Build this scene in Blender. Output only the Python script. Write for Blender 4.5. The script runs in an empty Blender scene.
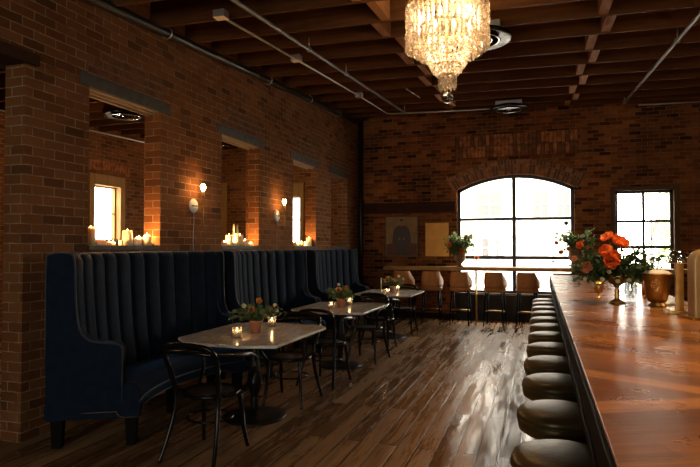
import bpy, bmesh, math, random
from mathutils import Vector, Matrix
R = math.radians
PI = math.pi
SC = bpy.context.scene
COL = SC.collection
rnd = random.Random(7)

# ------------------------------------------------------------------ materials
def new_mat(name):
    m = bpy.data.materials.new(name); m.use_nodes = True
    nt = m.node_tree
    return m, nt, nt.nodes['Principled BSDF'], nt.nodes['Material Output']

def mat(name, col, rough=.5, metal=0, spec=.5, noise=None, coat=0, sheen=0, sheen_col=None, sss=0, trans=0, bump=None):
    m, nt, b, o = new_mat(name)
    b.inputs['Base Color'].default_value = (*col, 1)
    b.inputs['Roughness'].default_value = rough
    b.inputs['Metallic'].default_value = metal
    b.inputs['Specular IOR Level'].default_value = spec
    b.inputs['Coat Weight'].default_value = coat
    b.inputs['Coat Roughness'].default_value = .12
    b.inputs['Sheen Weight'].default_value = sheen
    b.inputs['Sheen Roughness'].default_value = .35
    if sheen_col: b.inputs['Sheen Tint'].default_value = (*sheen_col, 1)
    if sss:
        b.inputs['Subsurface Weight'].default_value = sss
        b.inputs['Subsurface Radius'].default_value = (1, .85, .7)
        b.inputs['Subsurface Scale'].default_value = .015
    tc = None
    if noise:                      # (scale, second colour, amount)
        tc = nt.nodes.new('ShaderNodeTexCoord')
        n = nt.nodes.new('ShaderNodeTexNoise'); n.inputs['Scale'].default_value = noise[0]
        n.inputs['Detail'].default_value = 6
        r = nt.nodes.new('ShaderNodeValToRGB')
        r.color_ramp.elements[0].position = .35; r.color_ramp.elements[1].position = .35 + noise[2]
        r.color_ramp.elements[0].color = (*col, 1); r.color_ramp.elements[1].color = (*noise[1], 1)
        nt.links.new(tc.outputs['Object'], n.inputs['Vector'])
        nt.links.new(n.outputs['Fac'], r.inputs['Fac']); nt.links.new(r.outputs['Color'], b.inputs['Base Color'])
    if bump:
        tc = tc or nt.nodes.new('ShaderNodeTexCoord')
        n = nt.nodes.new('ShaderNodeTexNoise'); n.inputs['Scale'].default_value = bump[0]; n.inputs['Detail'].default_value = 4
        bp = nt.nodes.new('ShaderNodeBump'); bp.inputs['Strength'].default_value = bump[1]; bp.inputs['Distance'].default_value = .01
        nt.links.new(tc.outputs['Object'], n.inputs['Vector'])
        nt.links.new(n.outputs['Fac'], bp.inputs['Height']); nt.links.new(bp.outputs['Normal'], b.inputs['Normal'])
    return m

def math_node(nt, op, a, b=None, c=None):
    n = nt.nodes.new('ShaderNodeMath'); n.operation = op
    for i, v in enumerate((a, b, c)):
        if v is None: continue
        if isinstance(v, (int, float)): n.inputs[i].default_value = v
        else: nt.links.new(v, n.inputs[i])
    return n.outputs[0]

def mixc(nt, fac, a, b, mode='MIX'):
    n = nt.nodes.new('ShaderNodeMix'); n.data_type = 'RGBA'; n.blend_type = mode
    if isinstance(fac, (int, float)): n.inputs['Factor'].default_value = fac
    else: nt.links.new(fac, n.inputs['Factor'])
    for k, v in (('A', a), ('B', b)):
        s = [i for i in n.inputs if i.name == k and i.type == 'RGBA'][0]
        if isinstance(v, tuple): s.default_value = (*v, 1)
        else: nt.links.new(v, s)
    return [x for x in n.outputs if x.type == 'RGBA'][0]

def ramp(nt, fac, stops):
    r = nt.nodes.new('ShaderNodeValToRGB')
    e = r.color_ramp.elements
    e[0].position, e[0].color = stops[0][0], (*stops[0][1], 1)
    e[1].position, e[1].color = stops[-1][0], (*stops[-1][1], 1)
    for p, c in stops[1:-1]:
        k = e.new(p); k.color = (*c, 1)
    nt.links.new(fac, r.inputs['Fac'])
    return r.outputs['Color']

def noise_out(nt, vec, scale, detail=4, rough=.55, dist=0):
    n = nt.nodes.new('ShaderNodeTexNoise'); n.inputs['Scale'].default_value = scale
    n.inputs['Detail'].default_value = detail; n.inputs['Roughness'].default_value = rough
    n.inputs['Distortion'].default_value = dist
    nt.links.new(vec, n.inputs['Vector'])
    return n.outputs['Fac']

def comb(nt, x, y, z=0.0):
    c = nt.nodes.new('ShaderNodeCombineXYZ')
    for i, v in enumerate((x, y, z)):
        if isinstance(v, (int, float)): c.inputs[i].default_value = v
        else: nt.links.new(v, c.inputs[i])
    return c.outputs[0]

def brick_mat(name, c1, c2, mortar, dark, bw=.215, bh=.078, mort=.009, soot=.55, light=None):
    m, nt, b, o = new_mat(name)
    g = nt.nodes.new('ShaderNodeNewGeometry')
    s = nt.nodes.new('ShaderNodeSeparateXYZ'); nt.links.new(g.outputs['Position'], s.inputs[0])
    u = math_node(nt, 'ADD', s.outputs[0], s.outputs[1])
    w1 = math_node(nt, 'MULTIPLY', math_node(nt, 'SUBTRACT', noise_out(nt, g.outputs['Position'], 9, 3), .5), .018)
    w2 = math_node(nt, 'MULTIPLY', math_node(nt, 'SUBTRACT', noise_out(nt, g.outputs['Position'], 13, 3), .5), .014)
    vec = comb(nt, math_node(nt, 'ADD', u, w1), math_node(nt, 'ADD', s.outputs[2], w2))
    def bt(ca, cb, cm, smooth=.25):
        t = nt.nodes.new('ShaderNodeTexBrick'); nt.links.new(vec, t.inputs['Vector'])
        t.inputs['Scale'].default_value = 1; t.inputs['Brick Width'].default_value = bw
        t.inputs['Row Height'].default_value = bh; t.inputs['Mortar Size'].default_value = mort * .5
        t.inputs['Mortar Smooth'].default_value = smooth; t.offset = .5
        t.inputs['Color1'].default_value = (*ca, 1); t.inputs['Color2'].default_value = (*cb, 1); t.inputs['Mortar'].default_value = (*cm, 1)
        return t
    t = bt((0, 0, 0), (1, 1, 1), (.5, .5, .5))
    brickc = ramp(nt, t.outputs['Color'], [(0, dark), (.14, c1), (.6, c2), (.93, c1), (1, dark)])
    pos = g.outputs['Position']
    fine = noise_out(nt, pos, 40, 6, .7)
    brickc = mixc(nt, math_node(nt, 'MULTIPLY', fine, .55), brickc, dark)
    big = noise_out(nt, pos, .9, 5, .6)
    bigf = ramp(nt, big, [(.35, (1, 1, 1)), (.68, (soot, soot, soot))])
    brickc = mixc(nt, 1.0, brickc, bigf, 'MULTIPLY')
    mn = noise_out(nt, pos, 6, 5, .7)
    mcol = mixc(nt, ramp(nt, mn, [(.35, (0, 0, 0)), (.65, (1, 1, 1))]), mortar, tuple(x * .35 for x in mortar))
    if light:                      # smears of old mortar and plaster left on the faces
        sm = ramp(nt, noise_out(nt, pos, 2.3, 8, .75, .6), [(.60, (0, 0, 0)), (.72, (.7, .7, .7))])
        brickc = mixc(nt, math_node(nt, 'MULTIPLY', sm, .5), brickc, light)
    col = mixc(nt, t.outputs['Fac'], brickc, mcol)
    nt.links.new(col, b.inputs['Base Color'])
    b.inputs['Roughness'].default_value = .85; b.inputs['Specular IOR Level'].default_value = .08
    h = math_node(nt, 'ADD', math_node(nt, 'MULTIPLY', t.outputs['Fac'], -1.0), math_node(nt, 'MULTIPLY', fine, .5))
    bp = nt.nodes.new('ShaderNodeBump'); bp.inputs['Strength'].default_value = .8; bp.inputs['Distance'].default_value = .012
    nt.links.new(h, bp.inputs['Height']); nt.links.new(bp.outputs['Normal'], b.inputs['Normal'])
    return m

def floor_mat():
    m, nt, b, o = new_mat('worn_floorboards')
    g = nt.nodes.new('ShaderNodeNewGeometry'); s = nt.nodes.new('ShaderNodeSeparateXYZ'); nt.links.new(g.outputs['Position'], s.inputs[0])
    pos = g.outputs['Position']
    vec = comb(nt, s.outputs[1], s.outputs[0])
    t = nt.nodes.new('ShaderNodeTexBrick'); nt.links.new(vec, t.inputs['Vector'])
    t.inputs['Scale'].default_value = 1; t.inputs['Brick Width'].default_value = 2.6; t.inputs['Row Height'].default_value = .15
    t.inputs['Mortar Size'].default_value = .0055; t.inputs['Mortar Smooth'].default_value = .3; t.offset = .37
    t.inputs['Color1'].default_value = (0, 0, 0, 1); t.inputs['Color2'].default_value = (1, 1, 1, 1); t.inputs['Mortar'].default_value = (.5, .5, .5, 1)
    base = ramp(nt, t.outputs['Color'], [(0, (.15, .075, .028)), (.35, (.26, .14, .058)), (.7, (.36, .205, .09)), (1, (.20, .10, .042))])
    gr = comb(nt, math_node(nt, 'MULTIPLY', s.outputs[0], 16), math_node(nt, 'MULTIPLY', s.outputs[1], 1.3))
    grain = noise_out(nt, gr, 2.2, 8, .65, .4)
    base = mixc(nt, ramp(nt, grain, [(.40, (.0, .0, .0)), (.66, (.6, .6, .6))]), base, (.06, .032, .015))
    wr = comb(nt, math_node(nt, 'MULTIPLY', s.outputs[0], 7.0), math_node(nt, 'MULTIPLY', s.outputs[1], .55), math_node(nt, 'MULTIPLY', t.outputs['Color'], 3.0))
    wear = noise_out(nt, wr, 2.0, 9, .72, .5)
    wearf = ramp(nt, wear, [(.50, (0, 0, 0)), (.60, (1, 1, 1))])
    base = mixc(nt, math_node(nt, 'MULTIPLY', wearf, .45), base, (.42, .28, .16))
    base = mixc(nt, t.outputs['Fac'], base, (.012, .008, .005))
    nt.links.new(base, b.inputs['Base Color'])
    rr = ramp(nt, wear, [(.40, (.19, .19, .19)), (.50, (.29, .29, .29)), (.60, (.50, .50, .50))])
    rr = math_node(nt, 'ADD', rr, math_node(nt, 'MULTIPLY', math_node(nt, 'SUBTRACT', t.outputs['Color'], .5), .22))
    nt.links.new(rr, b.inputs['Roughness'])
    b.inputs['Specular IOR Level'].default_value = .42
    cup = math_node(nt, 'PINGPONG', s.outputs[0], .075)
    h = math_node(nt, 'ADD', math_node(nt, 'MULTIPLY', t.outputs['Fac'], -1.5), math_node(nt, 'MULTIPLY', cup, 5.0))
    h = math_node(nt, 'ADD', h, math_node(nt, 'ADD', math_node(nt, 'MULTIPLY', grain, .25), math_node(nt, 'MULTIPLY', wear, .22)))
    bp = nt.nodes.new('ShaderNodeBump'); bp.inputs['Strength'].default_value = .38; bp.inputs['Distance'].default_value = .008
    nt.links.new(h, bp.inputs['Height']); nt.links.new(bp.outputs['Normal'], b.inputs['Normal'])
    return m

def bar_mat():
    m, nt, b, o = new_mat('chevron_bar_wood')
    g = nt.nodes.new('ShaderNodeNewGeometry'); s = nt.nodes.new('ShaderNodeSeparateXYZ'); nt.links.new(g.outputs['Position'], s.inputs[0])
    X, Y = s.outputs[0], s.outputs[1]
    fold = math_node(nt, 'PINGPONG', math_node(nt, 'SUBTRACT', Y, 2.0), 3.4)
    v = math_node(nt, 'ADD', fold, math_node(nt, 'MULTIPLY', X, .5))
    u = math_node(nt, 'ADD', math_node(nt, 'MULTIPLY', X, 1.0), math_node(nt, 'MULTIPLY', fold, -.5))
    t = nt.nodes.new('ShaderNodeTexBrick'); nt.links.new(comb(nt, u, v), t.inputs['Vector'])
    t.inputs['Scale'].default_value = 1; t.inputs['Brick Width'].default_value = 7; t.inputs['Row Height'].default_value = .125
    t.inputs['Mortar Size'].default_value = .0015; t.inputs['Mortar Smooth'].default_value = .4; t.offset = .3
    t.inputs['Color1'].default_value = (0, 0, 0, 1); t.inputs['Color2'].default_value = (1, 1, 1, 1); t.inputs['Mortar'].default_value = (.3, .3, .3, 1)
    base = ramp(nt, t.outputs['Color'], [(0, (.12, .038, .010)), (.35, (.26, .098, .024)), (.7, (.44, .19, .050)), (1, (.17, .058, .015))])
    gv = comb(nt, math_node(nt, 'MULTIPLY', u, 1.5), math_node(nt, 'MULTIPLY', v, 22))
    grain = noise_out(nt, gv, 2.0, 8, .6, .6)
    base = mixc(nt, ramp(nt, grain, [(.4, (0, 0, 0)), (.7, (.7, .7, .7))]), base, (.06, .022, .008))
    base = mixc(nt, t.outputs['Fac'], base, (.02, .008, .004))
    nt.links.new(base, b.inputs['Base Color'])
    big = noise_out(nt, g.outputs['Position'], 5, 5, .6)
    nt.links.new(ramp(nt, big, [(.3, (.24, .24, .24)), (.7, (.34, .34, .34))]), b.inputs['Roughness'])
    b.inputs['Specular IOR Level'].default_value = .4
    h = math_node(nt, 'ADD', math_node(nt, 'MULTIPLY', t.outputs['Fac'], -1), math_node(nt, 'MULTIPLY', grain, .35))
    h = math_node(nt, 'ADD', h, math_node(nt, 'MULTIPLY', big, .22))
    bp = nt.nodes.new('ShaderNodeBump'); bp.inputs['Strength'].default_value = .35; bp.inputs['Distance'].default_value = .006
    nt.links.new(h, bp.inputs['Height']); nt.links.new(bp.outputs['Normal'], b.inputs['Normal'])
    return m

def marble_mat():
    m, nt, b, o = new_mat('grey_veined_marble')
    g = nt.nodes.new('ShaderNodeNewGeometry'); s = nt.nodes.new('ShaderNodeSeparateXYZ'); nt.links.new(g.outputs['Position'], s.inputs[0])
    st = comb(nt, math_node(nt, 'MULTIPLY', s.outputs[0], 3.0), math_node(nt, 'MULTIPLY', s.outputs[1], 1.0), s.outputs[2])
    n = noise_out(nt, st, 2.4, 9, .62, 1.6)
    c = ramp(nt, n, [(.3, (.70, .68, .65)), (.47, (.56, .545, .52)), (.52, (.36, .35, .335)), (.58, (.62, .60, .58)), (.75, (.76, .74, .71))])
    nt.links.new(c, b.inputs['Base Color']); b.inputs['Roughness'].default_value = .17
    return m

def wood_mat(name, c1, c2, rough=.6, sc=6, axis=1):
    m, nt, b, o = new_mat(name)
    g = nt.nodes.new('ShaderNodeNewGeometry'); s = nt.nodes.new('ShaderNodeSeparateXYZ'); nt.links.new(g.outputs['Position'], s.inputs[0])
    k = [12, 12, 12]; k[axis] = .9
    v = comb(nt, *[math_node(nt, 'MULTIPLY', s.outputs[i], float(k[i])) for i in range(3)])
    n = noise_out(nt, v, sc * .35, 8, .65, .5)
    big = noise_out(nt, g.outputs['Position'], 1.7, 4)
    c = ramp(nt, n, [(.3, c1), (.7, c2)])
    c = mixc(nt, math_node(nt, 'MULTIPLY', big, .6), c, tuple(x * .45 for x in c1))
    nt.links.new(c, b.inputs['Base Color']); b.inputs['Roughness'].default_value = rough; b.inputs['Specular IOR Level'].default_value = .12
    bp = nt.nodes.new('ShaderNodeBump'); bp.inputs['Strength'].default_value = .4; bp.inputs['Distance'].default_value = .004
    nt.links.new(n, bp.inputs['Height']); nt.links.new(bp.outputs['Normal'], b.inputs['Normal'])
    return m

def thin_glass(name, tint=(1, 1, 1), gloss=.07, rough=.02, milk=0):
    m, nt, b, o = new_mat(name); nt.nodes.remove(b)
    tr = nt.nodes.new('ShaderNodeBsdfTransparent'); tr.inputs[0].default_value = (*tint, 1)
    gl = nt.nodes.new('ShaderNodeBsdfGlossy'); gl.inputs['Roughness'].default_value = rough
    fr = nt.nodes.new('ShaderNodeLayerWeight'); fr.inputs['Blend'].default_value = .25
    f = math_node(nt, 'MAXIMUM', math_node(nt, 'MULTIPLY', fr.outputs['Facing'], .5), gloss)
    mx = nt.nodes.new('ShaderNodeMixShader'); nt.links.new(f, mx.inputs[0])
    nt.links.new(tr.outputs[0], mx.inputs[1]); nt.links.new(gl.outputs[0], mx.inputs[2])
    out = mx
    if milk:
        tl = nt.nodes.new('ShaderNodeBsdfTranslucent'); tl.inputs[0].default_value = (1, .95, .88, 1)
        out = nt.nodes.new('ShaderNodeMixShader'); out.inputs[0].default_value = milk
        nt.links.new(mx.outputs[0], out.inputs[1]); nt.links.new(tl.outputs[0], out.inputs[2])
    nt.links.new(out.outputs[0], o.inputs['Surface'])
    return m

def crystal_mat():
    m, nt, b, o = new_mat('cut_crystal'); nt.nodes.remove(b)
    g = nt.nodes.new('ShaderNodeNewGeometry')
    tr = nt.nodes.new('ShaderNodeBsdfTransparent'); tr.inputs[0].default_value = (1, .93, .82, 1)
    gl = nt.nodes.new('ShaderNodeBsdfGlossy'); gl.inputs['Roughness'].default_value = .08; gl.inputs[0].default_value = (1, .95, .88, 1)
    tl = nt.nodes.new('ShaderNodeBsdfTranslucent'); tl.inputs[0].default_value = (1, .96, .90, 1)
    n = noise_out(nt, g.outputs['Position'], 38, 2, .6)
    m1 = nt.nodes.new('ShaderNodeMixShader'); m1.inputs[0].default_value = .5
    nt.links.new(gl.outputs[0], m1.inputs[1]); nt.links.new(tl.outputs[0], m1.inputs[2])
    m2 = nt.nodes.new('ShaderNodeMixShader')
    nt.links.new(ramp(nt, n, [(.44, (.12, .12, .12)), (.56, (.85, .85, .85))]), m2.inputs[0])
    nt.links.new(tr.outputs[0], m2.inputs[1]); nt.links.new(m1.outputs[0], m2.inputs[2]); nt.links.new(m2.outputs[0], o.inputs['Surface'])
    return m

def emit(name, col, st):
    m, nt, b, o = new_mat(name); nt.nodes.remove(b)
    e = nt.nodes.new('ShaderNodeEmission'); e.inputs[0].default_value = (*col, 1); e.inputs[1].default_value = st
    nt.links.new(e.outputs[0], o.inputs['Surface'])
    return m

def petal_mat(name, c1, c2, trans=.4):
    m = leaf_mat(name, c1, trans); nt = m.node_tree
    b = nt.nodes['Principled BSDF']; tl = [n for n in nt.nodes if n.type == 'BSDF_TRANSLUCENT'][0]
    tc = nt.nodes.new('ShaderNodeTexCoord')
    c = ramp(nt, noise_out(nt, tc.outputs['Object'], 38, 3, .6), [(.38, c1), (.62, c2)])
    nt.links.new(c, b.inputs['Base Color']); nt.links.new(c, tl.inputs[0])
    return m

def leaf_mat(name, c, trans=.35):
    m, nt, b, o = new_mat(name)
    b.inputs['Base Color'].default_value = (*c, 1); b.inputs['Roughness'].default_value = .5
    tl = nt.nodes.new('ShaderNodeBsdfTranslucent'); tl.inputs[0].default_value = (c[0] * 1.6, c[1] * 1.7, c[2] * 1.1, 1)
    mx = nt.nodes.new('ShaderNodeMixShader'); mx.inputs[0].default_value = trans
    nt.links.new(b.outputs[0], mx.inputs[1]); nt.links.new(tl.outputs[0], mx.inputs[2]); nt.links.new(mx.outputs[0], o.inputs['Surface'])
    return m

M = dict(
    brick=brick_mat('red_brick', (.20, .074, .024), (.29, .122, .042), (.38, .28, .17), (.10, .042, .018), soot=.7, light=(.32, .20, .11)),
    brick_far=brick_mat('far_red_brick', (.21, .064, .019), (.44, .165, .047), (.34, .22, .12), (.05, .02, .010), bh=.074, soot=.4, light=(.25, .17, .1)),
    brick_plain=mat('arch_brick', (.17, .062, .026), .85, spec=.2, noise=(11, (.44, .18, .06), .3), bump=(60, .5)),
    arch_dark=mat('sooty_brick', (.11, .042, .018), .85, spec=.2, noise=(11, (.19, .08, .035), .3), bump=(60, .5)),
    arch_darker=mat('black_sooty_brick', (.055, .024, .012), .9, spec=.2, noise=(11, (.10, .045, .02), .3), bump=(60, .5)),
    mortar=mat('old_mortar', (.25, .19, .13), .9, spec=.2, noise=(30, (.13, .1, .07), .3), bump=(80, .4)),
    mortar_light=mat('pale_lime_mortar', (.42, .34, .25), .9, spec=.2, noise=(12, (.25, .2, .15), .3)),
    floor=floor_mat(), bar=bar_mat(), marble=marble_mat(),
    marble_edge=mat('marble_edge', (.80, .76, .70), .3, noise=(8, (.45, .4, .35), .3)),
    joist=wood_mat('joist_wood', (.070, .025, .007), (.15, .058, .016), .75, 6, 0),
    block=wood_mat('blocking_wood', (.20, .082, .026), (.34, .15, .05), .75, 6, 1),
    boards=wood_mat('ceiling_boards', (.040, .016, .006), (.085, .036, .013), .8, 6, 1),
    beam=wood_mat('dark_beam_wood', (.035, .013, .006), (.075, .030, .013), .7, 6, 0),
    lintel=mat('grey_painted_lintel', (.036, .031, .026), .65, noise=(14, (.068, .060, .048), .4), bump=(30, .4)),
    soffit=wood_mat('pale_soffit_wood', (.30, .22, .14), (.50, .39, .27), .7, 6, 1),
    casing=wood_mat('honey_wood_casing', (.30, .17, .055), (.48, .29, .10), .55, 6, 2),
    casing_dark=wood_mat('brown_wood_casing', (.085, .05, .025), (.16, .10, .05), .6, 6, 2),
    steel=mat('black_steel', (.012, .011, .010), .45, spec=.4, bump=(20, .1)),
    velvet=mat('navy_velvet', (.0030, .0075, .017), .75, spec=.10, sheen=.30, sheen_col=(.10, .26, .60), noise=(14, (.0065, .0145, .032), .5), bump=(70, .25)),
    piping=mat('navy_piping', (.008, .011, .018), .6, sheen=.25, noise=(40, (.012, .016, .026), .3)),
    nails=mat('antique_brass_nails', (.20, .15, .08), .45, 1, bump=(200, .3)),
    ebony=mat('black_wood_leg', (.003, .0028, .0025), .6, spec=.06, noise=(30, (.005, .0045, .004), .3)),
    lacquer=mat('black_lacquer', (.003, .0028, .0028), .2, spec=.2, coat=0, noise=(10, (.005, .0045, .004), .3)),
    cane=mat('black_cane_seat', (.006, .005, .0045), .5, noise=(120, (.014, .011, .009), .2), bump=(180, .5)),
    iron=mat('black_cast_iron', (.006, .006, .006), .4, spec=.25, bump=(30, .15)),
    olive=mat('dark_olive_leather', (.036, .024, .009), .36, spec=.6, noise=(9, (.062, .045, .018), .4), bump=(50, .15)),
    tan=mat('tan_leather', (.42, .18, .06), .5, spec=.3, noise=(12, (.52, .25, .09), .4), bump=(70, .15)),
    brass=mat('aged_brass', (.62, .40, .14), .28, 1, noise=(16, (.48, .29, .09), .4), bump=(40, .12)),
    brass_ham=mat('hammered_brass', (.55, .34, .11), .3, 1, noise=(20, (.40, .22, .06), .4), bump=(34, .6)),
    edge=mat('dull_brass_edge', (.30, .17, .05), .55, .3, noise=(3, (.20, .11, .035), .4)),
    gold_paint=mat('ochre_gold_paint', (.75, .37, .035), .45, noise=(5, (.62, .30, .028), .4)),
    plate=mat('polished_nickel', (.80, .78, .74), .3, .3, bump=(10, .02)),
    chrome=mat('chrome', (.75, .75, .76), .09, 1, bump=(10, .02)),
    satin=mat('satin_steel', (.42, .41, .40), .3, 1, bump=(30, .06)),
    galv=mat('galvanised_conduit', (.50, .48, .45), .38, .8, bump=(40, .08)),
    midpipe=mat('dull_grey_pipe', (.16, .15, .14), .4, .6, bump=(40, .08)),
    blackpipe=mat('black_pipe', (.03, .028, .027), .35, .6, bump=(20, .1)),
    terracotta=mat('terracotta', (.42, .16, .085), .45, noise=(14, (.52, .24, .14), .4), bump=(50, .15)),
    glass=thin_glass('votive_glass', (1, .97, .92), .12, .08, .08), pane=thin_glass('window_glass', (.98, .99, 1), .03, .0),
    cut=thin_glass('cut_glass', (.85, .88, .9), .30, .06), crystal=crystal_mat(),
    wax=mat('ivory_wax', (.95, .78, .54), .45, sss=.6, noise=(20, (.92, .72, .46), .4)),
    wick=mat('burnt_wick', (.02, .015, .01), .9, noise=(90, (.05, .03, .02), .3)),
    flame=emit('candle_flame', (1, .55, .16), 60), bulb=emit('bulb_glow', (1, .60, .24), 60), cbulb=emit('chandelier_bulb', (1, .75, .45), 30),
    leaf=leaf_mat('dark_leaf', (.022, .050, .016)), leaf2=leaf_mat('mid_leaf', (.075, .13, .04)), leaf3=leaf_mat('grey_green_leaf', (.15, .20, .11)),
    stem=mat('green_stem', (.05, .08, .025), .6, noise=(30, (.08, .1, .04), .3)),
    poppy=petal_mat('orange_petal', (.80, .10, .010), (1.0, .36, .09), .45), peach=petal_mat('peach_petal', (.85, .34, .16), (.95, .55, .32), .4),
    yellow=petal_mat('amber_petal', (.62, .27, .03), (.85, .48, .10), .35), white=leaf_mat('white_petal', (.75, .72, .6), .35),
    seed=mat('flower_centre', (.25, .28, .05), .7, noise=(90, (.1, .12, .02), .3)),
    urn=mat('brown_stone_urn', (.13, .085, .055), .7, noise=(18, (.2, .14, .09), .4), bump=(40, .5)),
    canvas=mat('olive_canvas', (.26, .16, .06), .6, noise=(5, (.16, .10, .04), .4)),
    robe=mat('dark_robe_paint', (.020, .022, .026), .55, noise=(9, (.035, .035, .04), .4)),
    redpaint=mat('oxblood_paint', (.085, .018, .010), .55, noise=(7, (.05, .012, .008), .4)),
    skin=mat('painted_skin', (.28, .15, .09), .6, noise=(30, (.2, .1, .06), .3)),
    frame=mat('thin_dark_frame', (.05, .03, .018), .5, noise=(20, (.08, .05, .03), .3)),
    facade=mat('pale_stucco', (.62, .62, .60), .9, noise=(.8, (.52, .52, .51), .4)),
    facadewin=mat('pale_blind_glass', (.062, .063, .065), .5, noise=(2, (.072, .072, .074), .4)),
    ground=mat('pale_concrete', (.42, .41, .39), .9, noise=(1.2, (.34, .33, .32), .4)),
    bark=mat('grey_bark', (.13, .115, .10), .9, noise=(9, (.2, .18, .16), .4)),
    hedge=leaf_mat('pale_spring_leaf', (.34, .40, .17), .4),
    black=mat('matt_black_panel', (.008, .007, .007), .7, noise=(4, (.014, .012, .01), .4)),
    ice=mat('white_linen', (.75, .72, .68), .6, noise=(20, (.65, .6, .55), .4), bump=(30, .5)),
    plaster=mat('dark_plaster', (.10, .075, .055), .9, noise=(3, (.06, .045, .03), .4)),
    cord=mat('white_cord', (.55, .5, .44), .5, noise=(30, (.4, .36, .3), .3)),
    cream=mat('cream_brass_enamel', (.34, .24, .12), .35, .4, noise=(9, (.28, .19, .09), .4)),
)

M['olive'].node_tree.nodes['Principled BSDF'].inputs['Specular Tint'].default_value = (1, .82, .52, 1)
# ------------------------------------------------------------------ mesh helpers
def obj(name, bm, m, parent=None, loc=None, bevel=0, segs=2):
    me = bpy.data.meshes.new(name)
    bmesh.ops.recalc_face_normals(bm, faces=bm.faces)
    bm.to_mesh(me); bm.free()
    for x in (m if isinstance(m, (list, tuple)) else [m]): me.materials.append(x)
    o = bpy.data.objects.new(name, me); COL.objects.link(o)
    if parent: o.parent = parent
    if loc: o.location = loc
    if bevel:
        b = o.modifiers.new('bevel', 'BEVEL'); b.width = bevel; b.segments = segs; b.limit_method = 'ANGLE'; b.angle_limit = R(40)
    return o

def tag(o, label=None, cat=None, group=None, kind=None):
    if label: o['label'] = label
    if cat: o['category'] = cat
    if group: o['group'] = group
    if kind: o['kind'] = kind
    return o

def thing(name, label, cat, loc=(0, 0, 0), rz=0, group=None):
    o = bpy.data.objects.new(name, None); COL.objects.link(o)
    o.location = loc; o.rotation_euler = (0, 0, rz); o.empty_display_size = .1
    return tag(o, label, cat, group)

def copy_tree(o, parent=None):
    c = o.copy(); COL.objects.link(c)
    if parent: c.parent = parent
    for ch in list(o.children): copy_tree(ch, c)
    return c

def dup(o, loc, rz, label, group=None):
    c = copy_tree(o); c.location = loc; c.rotation_euler = (0, 0, rz); c['label'] = label
    if group: c['group'] = group
    return c

def box(bm, x0, x1, y0, y1, z0, z1, mi=0):
    v = [bm.verts.new((x, y, z)) for x in (x0, x1) for y in (y0, y1) for z in (z0, z1)]
    for f in ((0, 1, 3, 2), (4, 6, 7, 5), (0, 4, 5, 1), (2, 3, 7, 6), (0, 2, 6, 4), (1, 5, 7, 3)):
        q = bm.faces.new([v[i] for i in f]); q.material_index = mi
    return v

def prism(bm, pts, a, b, fn, smooth=False, mi=0):
    """polygon pts (p,q) pushed from depth a to depth b; fn(p,q,d)->xyz"""
    A = [bm.verts.new(fn(p, q, a)) for p, q in pts]; B = [bm.verts.new(fn(p, q, b)) for p, q in pts]
    n = len(pts)
    f = [bm.faces.new(A), bm.faces.new(list(reversed(B)))]
    for i in range(n):
        k = bm.faces.new((A[i], A[(i + 1) % n], B[(i + 1) % n], B[i])); k.smooth = smooth; f.append(k)
    for q in f: q.material_index = mi

def spline(pts, k=6, closed=False):
    P = [Vector(p) for p in pts]; n = len(P); out = []
    rng = n if closed else n - 1
    for i in range(rng):
        p0 = P[(i - 1) % n] if closed or i > 0 else P[i]
        p1, p2 = P[i], P[(i + 1) % n]
        p3 = P[(i + 2) % n] if closed or i + 2 < n else P[i + 1]
        for j in range(k):
            t = j / k
            out.append(.5 * ((2 * p1) + (-p0 + p2) * t + (2 * p0 - 5 * p1 + 4 * p2 - p3) * t * t + (-p0 + 3 * p1 - 3 * p2 + p3) * t ** 3))
    if not closed: out.append(P[-1])
    return out

def tube(bm, pts, r, n=8, closed=False, mi=0):
    P = [Vector(p) for p in pts]; rings = []; N = len(P)
    up = None
    for i, p in enumerate(P):
        a = P[(i - 1) % N] if (closed or i > 0) else P[i]
        b = P[(i + 1) % N] if (closed or i < N - 1) else P[i]
        t = (b - a).normalized()
        if up is None:
            up = Vector((0, 0, 1)) if abs(t.z) < .9 else Vector((1, 0, 0))
        s = t.cross(up).normalized(); up = s.cross(t).normalized()
        rr = r[i] if isinstance(r, (list, tuple)) else r
        rings.append([bm.verts.new(p + (s * math.cos(2 * PI * j / n) + up * math.sin(2 * PI * j / n)) * rr) for j in range(n)])
    for i in range(N if closed else N - 1):
        A, B = rings[i], rings[(i + 1) % N]
        for j in range(n):
            f = bm.faces.new((A[j], A[(j + 1) % n], B[(j + 1) % n], B[j])); f.smooth = True; f.material_index = mi
    if not closed:
        for q in (rings[0], list(reversed(rings[-1]))):
            f = bm.faces.new(q); f.material_index = mi

def lathe(bm, prof, n=32, c=(0, 0, 0), smooth=True, mi=0, axis='z', sx=1, sy=1):
    rings = []
    for r, z in prof:
        ring = []
        for j in range(n):
            a = 2 * PI * j / n
            x, y = math.cos(a) * r * sx, math.sin(a) * r * sy
            p = (x, y, z) if axis == 'z' else ((z, x, y) if axis == 'x' else (x, z, y))
            ring.append(bm.verts.new((c[0] + p[0], c[1] + p[1], c[2] + p[2])) if r > 1e-5 else None)
        if r <= 1e-5:
            p = (0, 0, z) if axis == 'z' else ((z, 0, 0) if axis == 'x' else (0, z, 0))
            v = bm.verts.new((c[0] + p[0], c[1] + p[1], c[2] + p[2])); ring = [v] * n
        rings.append(ring)
    for A, B in zip(rings, rings[1:]):
        for j in range(n):
            q = [A[j], A[(j + 1) % n], B[(j + 1) % n], B[j]]
            u = []
            for v in q:
                if v not in u: u.append(v)
            if len(u) > 2:
                f = bm.faces.new(u); f.smooth = smooth; f.material_index = mi
    for ring, rv in ((rings[0], False), (rings[-1], True)):
        if ring[0] is not ring[1]:
            f = bm.faces.new(ring if not rv else list(reversed(ring))); f.material_index = mi

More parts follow.
